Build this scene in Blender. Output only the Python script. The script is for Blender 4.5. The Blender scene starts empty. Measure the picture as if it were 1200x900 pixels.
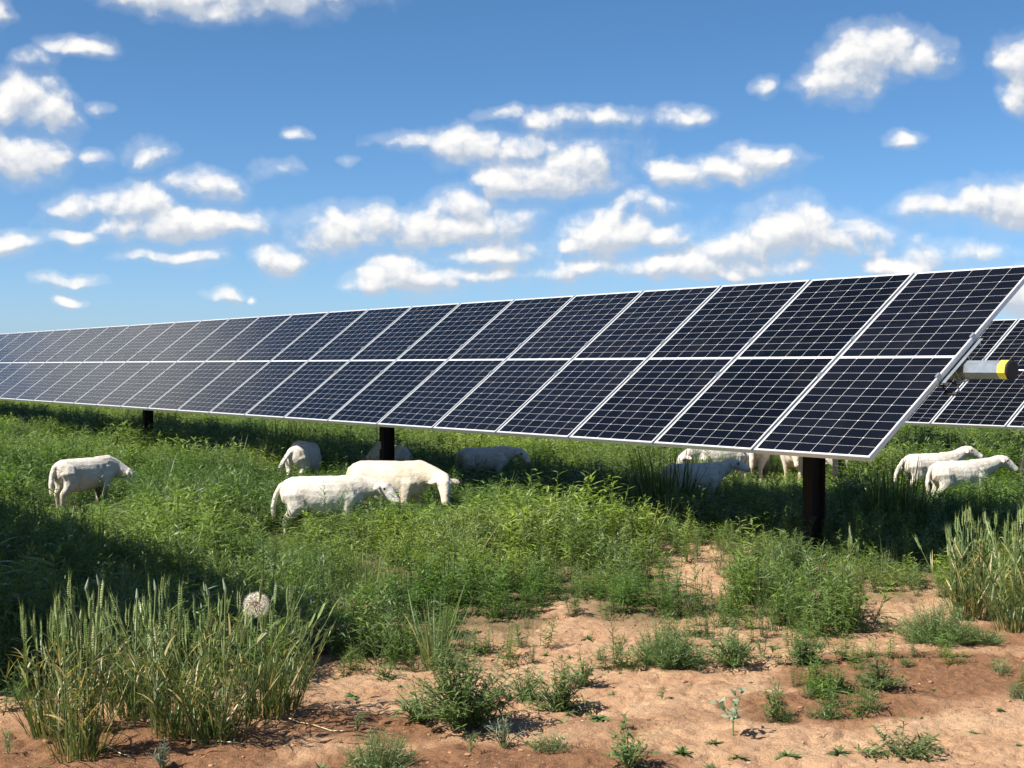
import bpy, bmesh, math, random
import numpy as np
from mathutils import Vector, Matrix, Euler

random.seed(7)
RNG = np.random.default_rng(11)
SC = bpy.context.scene
COL = SC.collection

# ------------------------------------------------------------------ camera
F = 1724.0                    # focal length in pixels of the 1200 px wide photograph
PITCH = 0.01235
CAMZ = 1.5
cam_d = bpy.data.cameras.new('camera')
cam_d.sensor_width = 36.0
cam_d.lens = F / 1200.0 * 36.0
cam_d.clip_end = 6000.0
cam_d.clip_start = 0.05
cam = bpy.data.objects.new('camera', cam_d)
COL.objects.link(cam)
cam.location = (0, 0, CAMZ)
cam.rotation_euler = (math.pi / 2 - PITCH, 0, 0)
SC.camera = cam
CP, SP = math.cos(PITCH), math.sin(PITCH)


def ray(px, py):
    x = (px - 600) / F
    u = -(py - 450) / F
    return np.array([x, CP + u * SP, -SP + u * CP])


def gnd(px, py, z=0.0):
    """where the line of sight through a photo pixel meets height z"""
    d = ray(px, py)
    t = (z - CAMZ) / d[2]
    p = d * t
    return float(p[0]), float(p[1])


def proj(x, y, z):
    """world point (arrays allowed) to photo pixel"""
    zz = z - CAMZ
    d = y * CP - zz * SP
    u = y * SP + zz * CP
    return 600 + F * x / d, 450 - F * u / d, d


# row geometry (fitted)
YAW = 0.592342
TILT = 0.65728
RD = np.array([-math.sin(YAW), math.cos(YAW), 0.0])     # along the row, away from the camera
HP = np.array([math.cos(YAW), math.sin(YAW), 0.0])      # across the rows, away from the camera
MID = np.array([3.18256, 10.53306, 1.56727])            # end of row, middle of the panel plane


def rowpt(a, p, z=0.0):
    q = MID + RD * a + HP * p
    return (float(q[0]), float(q[1]), z)


def rc(x, y):
    qx, qy = x - MID[0], y - MID[1]
    return qx * RD[0] + qy * RD[1], qx * HP[0] + qy * HP[1]


# ------------------------------------------------------------------ helpers
def tag(o, label=None, cat=None, group=None, kind=None):
    if label: o['label'] = label
    if cat: o['category'] = cat
    if group: o['group'] = group
    if kind: o['kind'] = kind
    return o


def empty(name, loc, rz=0.0):
    o = bpy.data.objects.new(name, None)
    o.empty_display_size = 0.1
    COL.objects.link(o)
    o.location = loc
    o.rotation_euler = (0, 0, rz)
    return o


def link(name, me, parent=None, loc=None, rot=None, scale=None):
    o = bpy.data.objects.new(name, me)
    COL.objects.link(o)
    if parent: o.parent = parent
    if loc is not None: o.location = loc
    if rot is not None: o.rotation_euler = rot
    if scale is not None: o.scale = scale
    return o


def copy_tree(o, parent=None):
    c = o.copy()
    COL.objects.link(c)
    if parent is not None: c.parent = parent
    for ch in list(o.children): copy_tree(ch, c)
    return c


class MB:
    """collects vertices and faces; build() links them as one mesh"""
    def __init__(self):
        self.v, self.f, self.m, self.t = [], [], [], []

    def add(self, vs, fs, mat=0, tint=0.5):
        b = len(self.v)
        self.v.extend([tuple(p) for p in vs])
        for q in fs:
            self.f.append([i + b for i in q]); self.m.append(mat)
        if isinstance(tint, (list, tuple)):
            self.t.extend(tint)
        else:
            self.t.extend([tint] * len(vs))

    def box(self, c, s, mat=0, M=None):
        x, y, z = s[0] / 2, s[1] / 2, s[2] / 2
        vs = [Vector((c[0] + i * x, c[1] + j * y, c[2] + k * z)) for i in (-1, 1) for j in (-1, 1) for k in (-1, 1)]
        if M is not None: vs = [M @ p for p in vs]
        self.add(vs, [(0, 1, 3, 2), (4, 6, 7, 5), (0, 4, 5, 1), (2, 3, 7, 6), (0, 2, 6, 4), (1, 5, 7, 3)], mat)

    def tube(self, pts, rad, n=6, mat=0, caps=True, tint=0.5, phase=0.0):
        pts = [Vector(p) for p in pts]
        if not isinstance(rad, (list, tuple)): rad = [rad] * len(pts)
        vs, fs = [], []
        for i, p in enumerate(pts):
            t = (pts[min(i + 1, len(pts) - 1)] - pts[max(i - 1, 0)]).normalized()
            a = Vector((0, 0, 1)) if abs(t.z) < 0.9 else Vector((1, 0, 0))
            s = t.cross(a).normalized(); u = s.cross(t)
            for k in range(n):
                w = 2 * math.pi * k / n + phase
                vs.append(p + (s * math.cos(w) + u * math.sin(w)) * rad[i])
        for i in range(len(pts) - 1):
            for k in range(n):
                a, b = i * n + k, i * n + (k + 1) % n
                fs.append((a, b, b + n, a + n))
        if caps:
            fs.append(tuple(range(n - 1, -1, -1)))
            fs.append(tuple(range((len(pts) - 1) * n, len(pts) * n)))
        tl = tint
        if isinstance(tint, (list, tuple)):
            tl = [tint[i] for i in range(len(pts)) for _ in range(n)]
        self.add(vs, fs, mat, tl)

    def blade(self, base, d, length, width, droop=0.0, seg=3, twist=0.0, mat=0, tint=(0.4, 0.7), prof=None, fold=0.0):
        """a leaf: curved strip of seg quads starting at base in direction d, bending down by droop"""
        if not isinstance(tint, (list, tuple)): tint = (tint, tint)
        p = Vector(base); d = Vector(d).normalized()
        side = d.cross(Vector((0, 0, 1)))
        if side.length < 1e-3: side = Vector((1, 0, 0))
        side.normalize()
        side = (Matrix.Rotation(twist, 3, d) @ side)
        vs, fs, tl = [], [], []
        L = length / seg
        for i in range(seg + 1):
            s = i / seg
            w = width * (prof(s) if prof else (1 - s) ** 0.6 * min(1, 0.45 + 2.2 * s)) * 0.5
            tl_ = tint[0] + (tint[1] - tint[0]) * s
            if i == seg:
                vs.append(p.copy()); tl.append(tl_)
            else:
                vs += [p - side * w, p + side * w]; tl += [tl_, tl_]
            ax = side
            d = (Matrix.Rotation(-droop / seg, 3, ax) @ d).normalized()
            p = p + d * L
        for i in range(seg - 1):
            fs.append((2 * i, 2 * i + 1, 2 * i + 3, 2 * i + 2))
        fs.append((2 * seg - 2, 2 * seg - 1, 2 * seg))
        self.add(vs, fs, mat, tl)

    def mesh(self, name, mats, smooth=False):
        me = bpy.data.meshes.new(name)
        me.from_pydata(self.v, [], self.f)
        for m in (mats if isinstance(mats, (list, tuple)) else [mats]): me.materials.append(m)
        me.polygons.foreach_set('material_index', self.m)
        if smooth: me.polygons.foreach_set('use_smooth', [True] * len(self.f))
        at = me.attributes.new('tint', 'FLOAT', 'POINT')
        at.data.foreach_set('value', np.array(self.t, np.float32))
        me.update()
        return me


# value noise ------------------------------------------------------------
def vnoise(x, y, seed=0):
    xi, yi = np.floor(x).astype(np.int64), np.floor(y).astype(np.int64)
    fx, fy = x - xi, y - yi
    fx = fx * fx * (3 - 2 * fx); fy = fy * fy * (3 - 2 * fy)

    def h(a, b):
        n = (a * 374761393 + b * 668265263 + seed * 1442695041) & 0xffffffff
        n = ((n ^ (n >> 13)) * 1274126177) & 0xffffffff
        return ((n ^ (n >> 16)) & 0xffff) / 65535.0
    return (h(xi, yi) * (1 - fx) + h(xi + 1, yi) * fx) * (1 - fy) + (h(xi, yi + 1) * (1 - fx) + h(xi + 1, yi + 1) * fx) * fy


def fbm(x, y, seed=0, oct=4, rough=0.5):
    a, s, t = 1.0, 0.0, 0.0
    for o in range(oct):
        s = s + a * vnoise(x * 2 ** o + 17.3 * o, y * 2 ** o - 9.1 * o, seed + o)
        t += a; a *= rough
    return s / t


def sstep(a, b, x):
    t = np.clip((x - a) / (b - a), 0, 1)
    return t * t * (3 - 2 * t)


# ------------------------------------------------------------------ node helpers
class NT:
    def __init__(self, tree):
        self.t = tree

    def n(self, typ, **kw):
        nd = self.t.nodes.new(typ)
        ins = kw.pop('ins', {})
        for k, v in kw.items(): setattr(nd, k, v)
        for k, v in ins.items(): self.put(nd.inputs[k], v)
        return nd

    def put(self, sock, v):
        if hasattr(v, 'is_output') or isinstance(v, bpy.types.NodeSocket):
            self.t.links.new(v, sock)
        else:
            sock.default_value = v

    def m(self, op, a, b=None, c=None, clamp=False):
        nd = self.t.nodes.new('ShaderNodeMath'); nd.operation = op; nd.use_clamp = clamp
        for i, v in enumerate((a, b, c)):
            if v is not None: self.put(nd.inputs[i], v)
        return nd.outputs[0]

    def vm(self, op, a, b=None, c=None):
        nd = self.t.nodes.new('ShaderNodeVectorMath'); nd.operation = op
        for i, v in enumerate((a, b, c)):
            if v is not None: self.put(nd.inputs[i], v)
        return nd.outputs['Value'] if op in ('DOT_PRODUCT', 'LENGTH', 'DISTANCE') else nd.outputs[0]

    def mix(self, f, a, b):
        nd = self.t.nodes.new('ShaderNodeMix'); nd.data_type = 'RGBA'
        self.put(nd.inputs[0], f); self.put(nd.inputs[6], a); self.put(nd.inputs[7], b)
        return nd.outputs[2]

    def rng(self, v, a, b, c=0.0, d=1.0, smooth=True):
        nd = self.t.nodes.new('ShaderNodeMapRange')
        if smooth: nd.interpolation_type = 'SMOOTHSTEP'
        self.put(nd.inputs[0], v)
        for i, x in enumerate((a, b, c, d)): self.put(nd.inputs[i + 1], x)
        return nd.outputs[0]

    def noise(self, vec, scale, detail=4, rough=0.5, dist=0.0, out='Fac', dim='3D'):
        nd = self.t.nodes.new('ShaderNodeTexNoise'); nd.noise_dimensions = dim
        if vec is not None: self.t.links.new(vec, nd.inputs['Vector'])
        nd.inputs['Scale'].default_value = scale; nd.inputs['Detail'].default_value = detail
        nd.inputs['Roughness'].default_value = rough; nd.inputs['Distortion'].default_value = dist
        return nd.outputs[0 if out == 'Fac' else 1]


def c4(r, g, b): return (r, g, b, 1.0)


def new_mat(name):
    m = bpy.data.materials.new(name); m.use_nodes = True
    t = m.node_tree; t.nodes.clear()
    N = NT(t)
    out = N.n('ShaderNodeOutputMaterial')
    p = N.n('ShaderNodeBsdfPrincipled')
    t.links.new(p.outputs[0], out.inputs[0])
    return m, N, p, out


# ------------------------------------------------------------------ world: sky and clouds
SUN_VEC = Vector((-0.82, -0.431, 1.0)).normalized()     # towards the sun
SUN_EL = math.asin(SUN_VEC.z)
SUN_AZ = math.atan2(SUN_VEC.x, SUN_VEC.y)               # clockwise from +Y

CLOUDS = [  # photo pixel centre, half width, half height, thinness
    (215, -4, 70, 24, .0), (310, -8, 110, 26, .0), (265, 8, 60, 16, .05),
    (30, 112, 40, 28, 0), (50, 128, 34, 26, 0), (8, 128, 34, 28, 0), (28, 182, 48, 28, .06), (-30, 150, 50, 40, 0),
    (90, 55, 38, 11, .42), (40, 68, 26, 12, .45), (4, 14, 16, 18, .15),
    (172, 180, 28, 19, .32), (112, 183, 18, 12, .5), (118, 124, 16, 9, .55),
    (88, 239, 28, 16, .12), (243, 218, 38, 21, .2), (160, 240, 52, 22, .12), (215, 262, 105, 20, .05), (140, 265, 44, 18, .2), (205, 298, 56, 12, .3),
    (18, 287, 32, 15, .2), (82, 277, 26, 12, .25), (82, 330, 32, 9, .2), (82, 352, 17, 8, .25),
    (323, 304, 28, 19, .06), (266, 345, 22, 8, .35), (297, 350, 9, 6, .4), (345, 158, 18, 8, .45), (415, 187, 12, 7, .6),
    (412, 268, 68, 24, .0), (445, 262, 40, 18, .1), (540, 240, 42, 20, 0), (520, 266, 68, 26, .03), (590, 262, 42, 26, .2),
    (472, 324, 50, 24, 0), (452, 335, 44, 14, .0), (508, 330, 32, 20, .15), (560, 302, 52, 13, .05), (560, 322, 60, 12, .25),
    (482, 167, 40, 13, .32), (545, 175, 40, 25, .12), (640, 205, 70, 30, 0), (682, 190, 32, 26, .05), (600, 212, 44, 18, .05), (610, 172, 40, 16, .28),
    (690, 137, 74, 14, .36), (800, 138, 34, 14, .52), (640, 140, 40, 14, .42),
    (800, 204, 40, 17, .06), (850, 201, 60, 15, .05), (892, 190, 40, 17, .03),
    (715, 275, 64, 28, 0), (765, 276, 52, 18, .1), (682, 282, 44, 18, .1), (750, 240, 44, 18, .5),
    (925, 268, 62, 32, 0), (880, 290, 62, 24, 0), (960, 280, 44, 26, .08), (1000, 275, 50, 24, .35), (1010, 290, 60, 26, .42),
    (690, 312, 80, 18, .16), (790, 312, 80, 20, .12), (900, 312, 90, 18, .2), (860, 322, 20, 9, .1), (640, 318, 40, 14, .3),
    (1020, 60, 50, 30, 0), (1078, 66, 40, 18, .1), (985, 95, 44, 24, .12), (1000, 75, 46, 34, .05),
    (1200, 70, 26, 28, .1), (1205, 110, 24, 22, .05), (1060, 166, 23, 10, .15),
    (1165, 240, 70, 22, .03), (1090, 240, 42, 14, .12), (1200, 238, 60, 26, 0), (1050, 312, 46, 15, .02), (1195, 345, 60, 30, .02),
    (895, 102, 14, 12, .55), (590, 132, 34, 10, .55), (320, 200, 36, 12, .6), (385, 285, 50, 20, .45), (1130, 300, 60, 16, .5),
    # beyond the left edge of the picture (mirrored in the far panels)
    (760, 305, 330, 40, .80), (930, 290, 170, 44, .6), (580, 295, 140, 44, .65), (1090, 300, 110, 30, .7), (640, 178, 150, 40, .95),
    (-350, -235, 190, 125, -.1), (-640, -60, 180, 60, .1), (-420, 300, 160, 40, .1), (1600, 150, 200, 90, 0), (1900, 290, 200, 60, .1),
]


def cloud_group():
    g = bpy.data.node_groups.new('cloud_density', 'ShaderNodeTree')
    g.interface.new_socket('P', in_out='INPUT', socket_type='NodeSocketVector')
    g.interface.new_socket('D', in_out='OUTPUT', socket_type='NodeSocketFloat')
    g.interface.new_socket('S', in_out='OUTPUT', socket_type='NodeSocketFloat')
    N = NT(g)
    gi = N.n('NodeGroupInput'); go = N.n('NodeGroupOutput')
    P = gi.outputs[0]                                   # (U, V, 1) in hundreds of pixels-equivalents of arc
    wn = N.noise(P, 1.3, 3, 0.55, out='Color', dim='2D')
    W = N.vm('MULTIPLY_ADD', wn, (0.5, 0.28, 0), P)
    W = N.vm('ADD', W, (-0.25, -0.14, 0))
    best = None
    for (px, py, rx, ry, thin) in CLOUDS:
        d = ray(px, py)
        u = math.atan2(d[0], d[1]) * F / 100; v = math.atan2(d[2], math.hypot(d[0], d[1])) * F / 100
        ix, iy = 100 / (rx * 1.12), 100 / (ry * 1.08)
        q = N.vm('MULTIPLY_ADD', W, (ix, iy, 0), (-u * ix, -v * iy, math.sqrt(max(thin, 0) * 1.0)))
        dd = N.vm('DOT_PRODUCT', q, q)
        best = dd if best is None else N.m('SMOOTH_MIN', best, dd, 0.35)
    fb = N.noise(W, 2.1, 6, 0.52, dim='2D')
    wv = N.vm('MULTIPLY_ADD', N.noise(P, 5.5, 2, 0.5, out='Color', dim='2D'), (0.16, 0.12, 0), P)
    vo = N.n('ShaderNodeTexVoronoi', voronoi_dimensions='2D', feature='F1')
    vo.inputs['Scale'].default_value = 4.2; vo.inputs['Detail'].default_value = 1.3; vo.inputs['Roughness'].default_value = 0.4; vo.inputs['Lacunarity'].default_value = 2.3
    vo.normalize = True
    g.links.new(N.vm('MULTIPLY', wv, (1.0, 1.35, 1.0)), vo.inputs['Vector'])
    bil = N.m('SUBTRACT', 0.42, vo.outputs['Distance'])  # rounded billows
    fld = N.m('SUBTRACT', 1.0, best)
    fld = N.m('MAXIMUM', fld, -1.6)
    d1 = N.m('MULTIPLY_ADD', fb, 1.9, N.m('MULTIPLY_ADD', fld, 0.95, -1.0))
    d1 = N.m('MULTIPLY_ADD', bil, 0.85, d1)
    g.links.new(d1, go.inputs[0]); g.links.new(fld, go.inputs[1])
    return g


def build_world():
    w = bpy.data.worlds.new('World'); SC.world = w; w.use_nodes = True
    t = w.node_tree; t.nodes.clear(); N = NT(t)
    out = N.n('ShaderNodeOutputWorld')
    sky = N.n('ShaderNodeTexSky'); sky.sky_type = 'NISHITA'; sky.sun_disc = False
    sky.sun_elevation = SUN_EL; sky.sun_rotation = SUN_AZ
    sky.altitude = 0; sky.air_density = 0.52; sky.dust_density = 0.7; sky.ozone_density = 3.8
    tc = N.n('ShaderNodeTexCoord')
    sx = N.n('ShaderNodeSeparateXYZ', ins={0: tc.outputs['Generated']})
    X, Y, Z = sx.outputs
    az = N.m('ARCTAN2', X, Y)
    h = N.m('SQRT', N.m('ADD', N.m('MULTIPLY', X, X), N.m('MULTIPLY', Y, Y)))
    el = N.m('ARCTAN2', Z, h)
    P = N.n('ShaderNodeCombineXYZ', ins={0: N.m('MULTIPLY', az, F / 100), 1: N.m('MULTIPLY', el, F / 100), 2: 1.0}).outputs[0]
    g = cloud_group()
    A = N.n('ShaderNodeGroup'); A.node_tree = g; t.links.new(P, A.inputs[0])
    P2 = N.vm('ADD', P, (-0.05, 0.12, 0))
    B = N.n('ShaderNodeGroup'); B.node_tree = g; t.links.new(P2, B.inputs[0])
    D, D2 = A.outputs[0], B.outputs[0]
    a1 = N.m('MULTIPLY', N.rng(D, -0.38, 0.70), 0.50)
    a2 = N.m('MULTIPLY', N.rng(D, 0.10, 0.90), 0.48)
    halo = N.m('MULTIPLY', N.rng(D, -0.9, 0.3), 0.22)
    alpha = N.m('MAXIMUM', halo, N.m('ADD', a1, a2))
    lit = N.m('SUBTRACT', D, D2)                         # density falls off towards the sun: lit side
    big = N.m('SUBTRACT', A.outputs[1], B.outputs[1])    # the same for the cloud as a whole: bright head, grey base
    sh = N.m('MULTIPLY_ADD', big, 0.75, N.m('MULTIPLY_ADD', lit, 0.85, 0.33), clamp=True)
    dens = N.rng(D, 0.2, 1.3)
    sh = N.m('MULTIPLY_ADD', dens, 0.16, N.m('SUBTRACT', sh, 0.06), clamp=True)
    cc = N.mix(sh, c4(3.5, 3.9, 4.5), c4(6.5, 6.4, 6.25))
    hs = N.n('ShaderNodeHueSaturation', ins={'Color': sky.outputs[0]})
    hs.inputs['Saturation'].default_value = 1.15; hs.inputs['Hue'].default_value = 0.493; hs.inputs['Value'].default_value = 1.0
    colr = N.mix(alpha, hs.outputs[0], cc)
    bg = N.n('ShaderNodeBackground', ins={0: colr, 1: 0.085})
    t.links.new(bg.outputs[0], out.inputs[0])


build_world()
sd = bpy.data.lights.new('sun', 'SUN'); sd.energy = 5.0; sd.angle = math.radians(0.53); sd.color = (1.0, 0.93, 0.82)
sun = bpy.data.objects.new('sun', sd); COL.objects.link(sun); sun.location = (-20, -10, 30)
sun.rotation_euler = SUN_VEC.to_track_quat('Z', 'Y').to_euler()
SC.view_settings.view_transform = 'Standard'; SC.view_settings.look = 'None'
SC.view_settings.exposure = 0.90; SC.view_settings.gamma = 1.0
SC.view_settings.use_curve_mapping = False
try:
    SC.cycles.max_bounces = 8; SC.cycles.transparent_max_bounces = 8
    SC.cycles.use_adaptive_sampling = True; SC.cycles.adaptive_threshold = 0.02
except Exception:
    pass


# ------------------------------------------------------------------ materials
def mat_leaf(name, lo, hi, dry=(0.30, 0.25, 0.09), rough=0.45, transl=0.32, use_inst=True, dryness=0.0):
    """leaf colour from the per-vertex tint along the leaf and a per-plant value"""
    m, N, p, out = new_mat(name)
    at = N.n('ShaderNodeAttribute', attribute_name='tint')
    oi = N.n('ShaderNodeObjectInfo')
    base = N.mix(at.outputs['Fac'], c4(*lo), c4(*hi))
    if use_inst:
        hue = N.n('ShaderNodeAttribute', attribute_type='INSTANCER', attribute_name='ptint')
        hs = N.n('ShaderNodeHueSaturation', ins={'Color': base})
        N.put(hs.inputs['Hue'], N.m('MULTIPLY_ADD', hue.outputs['Fac'], -0.040, 0.52))
        N.put(hs.inputs['Saturation'], N.m('MULTIPLY_ADD', oi.outputs['Random'], 0.25, 0.85))
        N.put(hs.inputs['Value'], N.m('MULTIPLY_ADD', hue.outputs['Fac'], 0.55, 0.72))
        base = hs.outputs[0]
    else:
        hs = N.n('ShaderNodeHueSaturation', ins={'Color': base})
        N.put(hs.inputs['Hue'], N.m('MULTIPLY_ADD', oi.outputs['Random'], 0.03, 0.485))
        N.put(hs.inputs['Value'], N.m('MULTIPLY_ADD', oi.outputs['Random'], 0.35, 0.82))
        base = hs.outputs[0]
    geo = N.n('ShaderNodeNewGeometry')
    rp = N.m('MULTIPLY_ADD', geo.outputs['Random Per Island'], 0.5, 0.75)
    bv = N.vm('SCALE', base); 
    N.put(bv.node.inputs['Scale'], rp)
    if dryness > 0:
        f = N.rng(geo.outputs['Random Per Island'], 1 - dryness - 0.05, 1 - dryness + 0.05)
        bv = N.mix(f, bv, c4(*dry))
    # low tint values (< 0) mean straw coloured bases
    st = N.rng(at.outputs['Fac'], -0.5, 0.0)
    bv = N.mix(st, c4(*dry), bv)
    N.put(p.inputs['Base Color'], bv)
    p.inputs['Roughness'].default_value = rough
    p.inputs['Specular IOR Level'].default_value = 0.5
    tr = N.n('ShaderNodeBsdfTranslucent')
    tcol = N.vm('MULTIPLY', bv, (1.25, 1.35, 0.6))
    N.put(tr.inputs[0], tcol)
    mx = N.n('ShaderNodeMixShader', ins={0: transl})
    m.node_tree.links.new(p.outputs[0], mx.inputs[1]); m.node_tree.links.new(tr.outputs[0], mx.inputs[2])
    m.node_tree.links.new(mx.outputs[0], out.inputs[0])
    return m


M = {}
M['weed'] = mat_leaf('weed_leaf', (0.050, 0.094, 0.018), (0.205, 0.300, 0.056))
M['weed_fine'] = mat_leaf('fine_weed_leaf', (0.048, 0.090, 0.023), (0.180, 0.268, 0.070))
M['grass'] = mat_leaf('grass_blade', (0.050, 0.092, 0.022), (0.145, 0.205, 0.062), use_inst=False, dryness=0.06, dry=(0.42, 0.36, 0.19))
M['wheat'] = mat_leaf('wheat_blade', (0.072, 0.120, 0.034), (0.205, 0.275, 0.095), use_inst=False, dryness=0.09, dry=(0.42, 0.33, 0.14))
M['ear'] = mat_leaf('wheat_ear_green', (0.115, 0.180, 0.050), (0.245, 0.320, 0.100), use_inst=False, transl=0.15)
M['herb'] = mat_leaf('herb_leaf', (0.060, 0.105, 0.034), (0.140, 0.210, 0.065), use_inst=False)
M['pale'] = mat_leaf('pale_leaf', (0.150, 0.200, 0.120), (0.280, 0.340, 0.230), use_inst=False, transl=0.2)
M['silver'] = mat_leaf('silver_leaf', (0.110, 0.150, 0.115), (0.230, 0.280, 0.220), use_inst=False, transl=0.15)
M['stem'] = mat_leaf('green_stem', (0.110, 0.140, 0.050), (0.170, 0.210, 0.080), use_inst=False, transl=0.05)
M['straw'] = mat_leaf('straw', (0.42, 0.33, 0.16), (0.52, 0.43, 0.24), use_inst=False, transl=0.1)
M['tallgrass'] = mat_leaf('tall_grass_cover', (0.055, 0.095, 0.024), (0.150, 0.205, 0.058), dryness=0.05, dry=(0.36, 0.30, 0.14))


def simple(name, col, rough=0.5, metal=0.0, var=0.12, scale=8.0, bump=0.0, bscale=60.0, spec=0.5):
    m, N, p, out = new_mat(name)
    tc = N.n('ShaderNodeTexCoord')
    n = N.noise(tc.outputs['Object'], scale, 5, 0.6)
    f = N.m('MULTIPLY_ADD', n, 2 * var, 1 - var)
    b = N.vm('SCALE', (col[0], col[1], col[2])); N.put(b.node.inputs['Scale'], f)
    N.put(p.inputs['Base Color'], b)
    p.inputs['Metallic'].default_value = metal
    N.put(p.inputs['Roughness'], N.m('MULTIPLY_ADD', n, 0.2, rough - 0.1))
    p.inputs['Specular IOR Level'].default_value = spec
    if bump:
        bn = N.noise(tc.outputs['Object'], bscale, 4, 0.6)
        bp = N.n('ShaderNodeBump', ins={'Strength': bump, 'Distance': 0.01, 'Height': bn})
        N.put(p.inputs['Normal'], bp.outputs[0])
    return m


M['alu'] = simple('anodised_aluminium', (0.66, 0.67, 0.68), 0.42, 0.6, 0.05, 3)
M['galv'] = simple('galvanised_steel', (0.40, 0.44, 0.47), 0.42, 0.75, 0.2, 14)
M['rust'] = simple('dark_weathered_steel', (0.022, 0.014, 0.011), 0.75, 0.0, 0.45, 6, 0.3, 40, 0.25)
M['black'] = simple('black_rubber', (0.018, 0.018, 0.020), 0.6, 0, 0.2, 8)
M['yellow'] = simple('yellow_paint', (0.66, 0.57, 0.07), 0.5, 0, 0.12, 10)
M['back'] = simple('white_backsheet', (0.62, 0.63, 0.64), 0.6, 0, 0.05, 3)
M['tagmat'] = simple('grey_plate', (0.40, 0.45, 0.52), 0.5, 0.2, 0.1, 10)
M['puff'] = simple('seed_down', (0.86, 0.78, 0.66), 0.8, 0, 0.1, 10)
M['seed'] = simple('brown_seed', (0.26, 0.18, 0.09), 0.8, 0, 0.2, 10)


def mat_cells(PW, PL):
    m, N, p, out = new_mat('mono_cells')
    uv = N.n('ShaderNodeUVMap'); uv.uv_map = 'UVMap'
    s = N.n('ShaderNodeSeparateXYZ', ins={0: uv.outputs[0]})
    U, V = s.outputs[0], s.outputs[1]                    # metres from the panel centre
    cw, ch = 0.1830, 0.0918
    # columns: 6 across
    cu = N.m('DIVIDE', N.m('ADD', U, 3 * cw), cw)
    du = N.m('MULTIPLY', N.m('SUBTRACT', 0.5, N.m('ABSOLUTE', N.m('SUBTRACT', N.m('FRACT', cu), 0.5))), cw)
    # rows: 12 in each half either side of a white strip
    av = N.m('SUBTRACT', N.m('ABSOLUTE', V), 0.013)
    cv = N.m('DIVIDE', av, ch)
    dv = N.m('MULTIPLY', N.m('SUBTRACT', 0.5, N.m('ABSOLUTE', N.m('SUBTRACT', N.m('FRACT', cv), 0.5))), ch)
    # full-cell rows for the chamfered corners
    cv2 = N.m('DIVIDE', av, ch * 2)
    dv2 = N.m('MULTIPLY', N.m('SUBTRACT', 0.5, N.m('ABSOLUTE', N.m('SUBTRACT', N.m('FRACT', cv2), 0.5))), ch * 2)
    gu = N.m('LESS_THAN', du, 0.0013)
    gv = N.m('LESS_THAN', dv, 0.0008)
    gd = N.m('LESS_THAN', N.m('ADD', du, dv2), 0.0080)
    edge = N.m('MAXIMUM', N.m('GREATER_THAN', N.m('ABSOLUTE', U), 3 * cw), N.m('GREATER_THAN', av, 12 * ch))
    mid = N.m('LESS_THAN', av, 0.0)
    line = N.m('MAXIMUM', N.m('MAXIMUM', gu, gv), N.m('MAXIMUM', gd, N.m('MAXIMUM', edge, mid)))
    # each cell a slightly different dark
    ci = N.n('ShaderNodeCombineXYZ', ins={0: N.m('FLOOR', cu), 1: N.m('FLOOR', N.m('DIVIDE', N.m('ADD', V, 2.0), ch)), 2: 0.0})
    oi = N.n('ShaderNodeObjectInfo')
    wn = N.n('ShaderNodeTexWhiteNoise', noise_dimensions='4D'); N.put(wn.inputs['Vector'], ci.outputs[0]); N.put(wn.inputs['W'], oi.outputs['Random'])
    cell = N.mix(wn.outputs[0], c4(0.0026, 0.0030, 0.0050), c4(0.0045, 0.0050, 0.0078))
    cell = N.vm('SCALE', cell); N.put(cell.node.inputs['Scale'], N.m('MULTIPLY_ADD', oi.outputs['Random'], 0.7, 0.6))
    col = N.mix(line, cell, c4(0.52, 0.53, 0.54))
    # light dust
    tc = N.n('ShaderNodeTexCoord')
    dn = N.noise(tc.outputs['Object'], 2.2, 6, 0.65)
    dust = N.rng(dn, 0.48, 0.80, 0.0, 0.020)
    col = N.mix(dust, col, c4(0.42, 0.36, 0.30))
    N.put(p.inputs['Base Color'], col)
    p.inputs['Roughness'].default_value = 0.11
    p.inputs['IOR'].default_value = 1.25
    bn = N.noise(tc.outputs['Object'], 1.4, 2, 0.5)
    bp = N.n('ShaderNodeBump', ins={'Strength': 0.03, 'Distance': 0.02, 'Height': bn})
    N.put(p.inputs['Normal'], bp.outputs[0])
    return m


# ------------------------------------------------------------------ ground
BARE_CURVE = [(-400, 800), (-50, 800), (0, 815), (100, 812), (200, 812), (300, 796), (380, 772), (430, 770), (470, 776), (520, 766), (560, 742), (620, 745),
              (660, 716), (700, 728), (760, 735), (800, 725), (850, 716), (900, 722), (950, 752), (1000, 748), (1020, 720), (1060, 702), (1100, 694),
              (1150, 705), (1200, 715), (1260, 715), (1700, 720)]
BCX = np.array([c[0] for c in BARE_CURVE], float); BCY = np.array([c[1] for c in BARE_CURVE], float)
BARE_PATCH = [(825, 664, 44, 26), (650, 712, 28, 9), (1010, 706, 40, 8), (412, 712, 30, 14), (880, 652, 44, 12), (966, 702, 26, 8), (560, 752, 36, 10), (1090, 692, 30, 7)]


def bareness(px, py):
    """> 0 on bare soil, < 0 in vegetation; roughly pixels"""
    b = py - np.interp(px, BCX, BCY)
    for (cx, cy, rx, ry) in BARE_PATCH:
        q = np.sqrt(((px - cx) / rx) ** 2 + ((py - cy) / ry) ** 2)
        b = np.maximum(b, (1 - q) * ry)
    return b


def gz(x, y):
    """terrain height"""
    x = np.asarray(x, float); y = np.asarray(y, float)
    d = np.hypot(x, y)
    z = (fbm(x * 0.35, y * 0.35, 3, 3) - 0.5) * 0.07
    z = z * np.clip(1.2 - d / 160, 0.2, 1)
    return z


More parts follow.
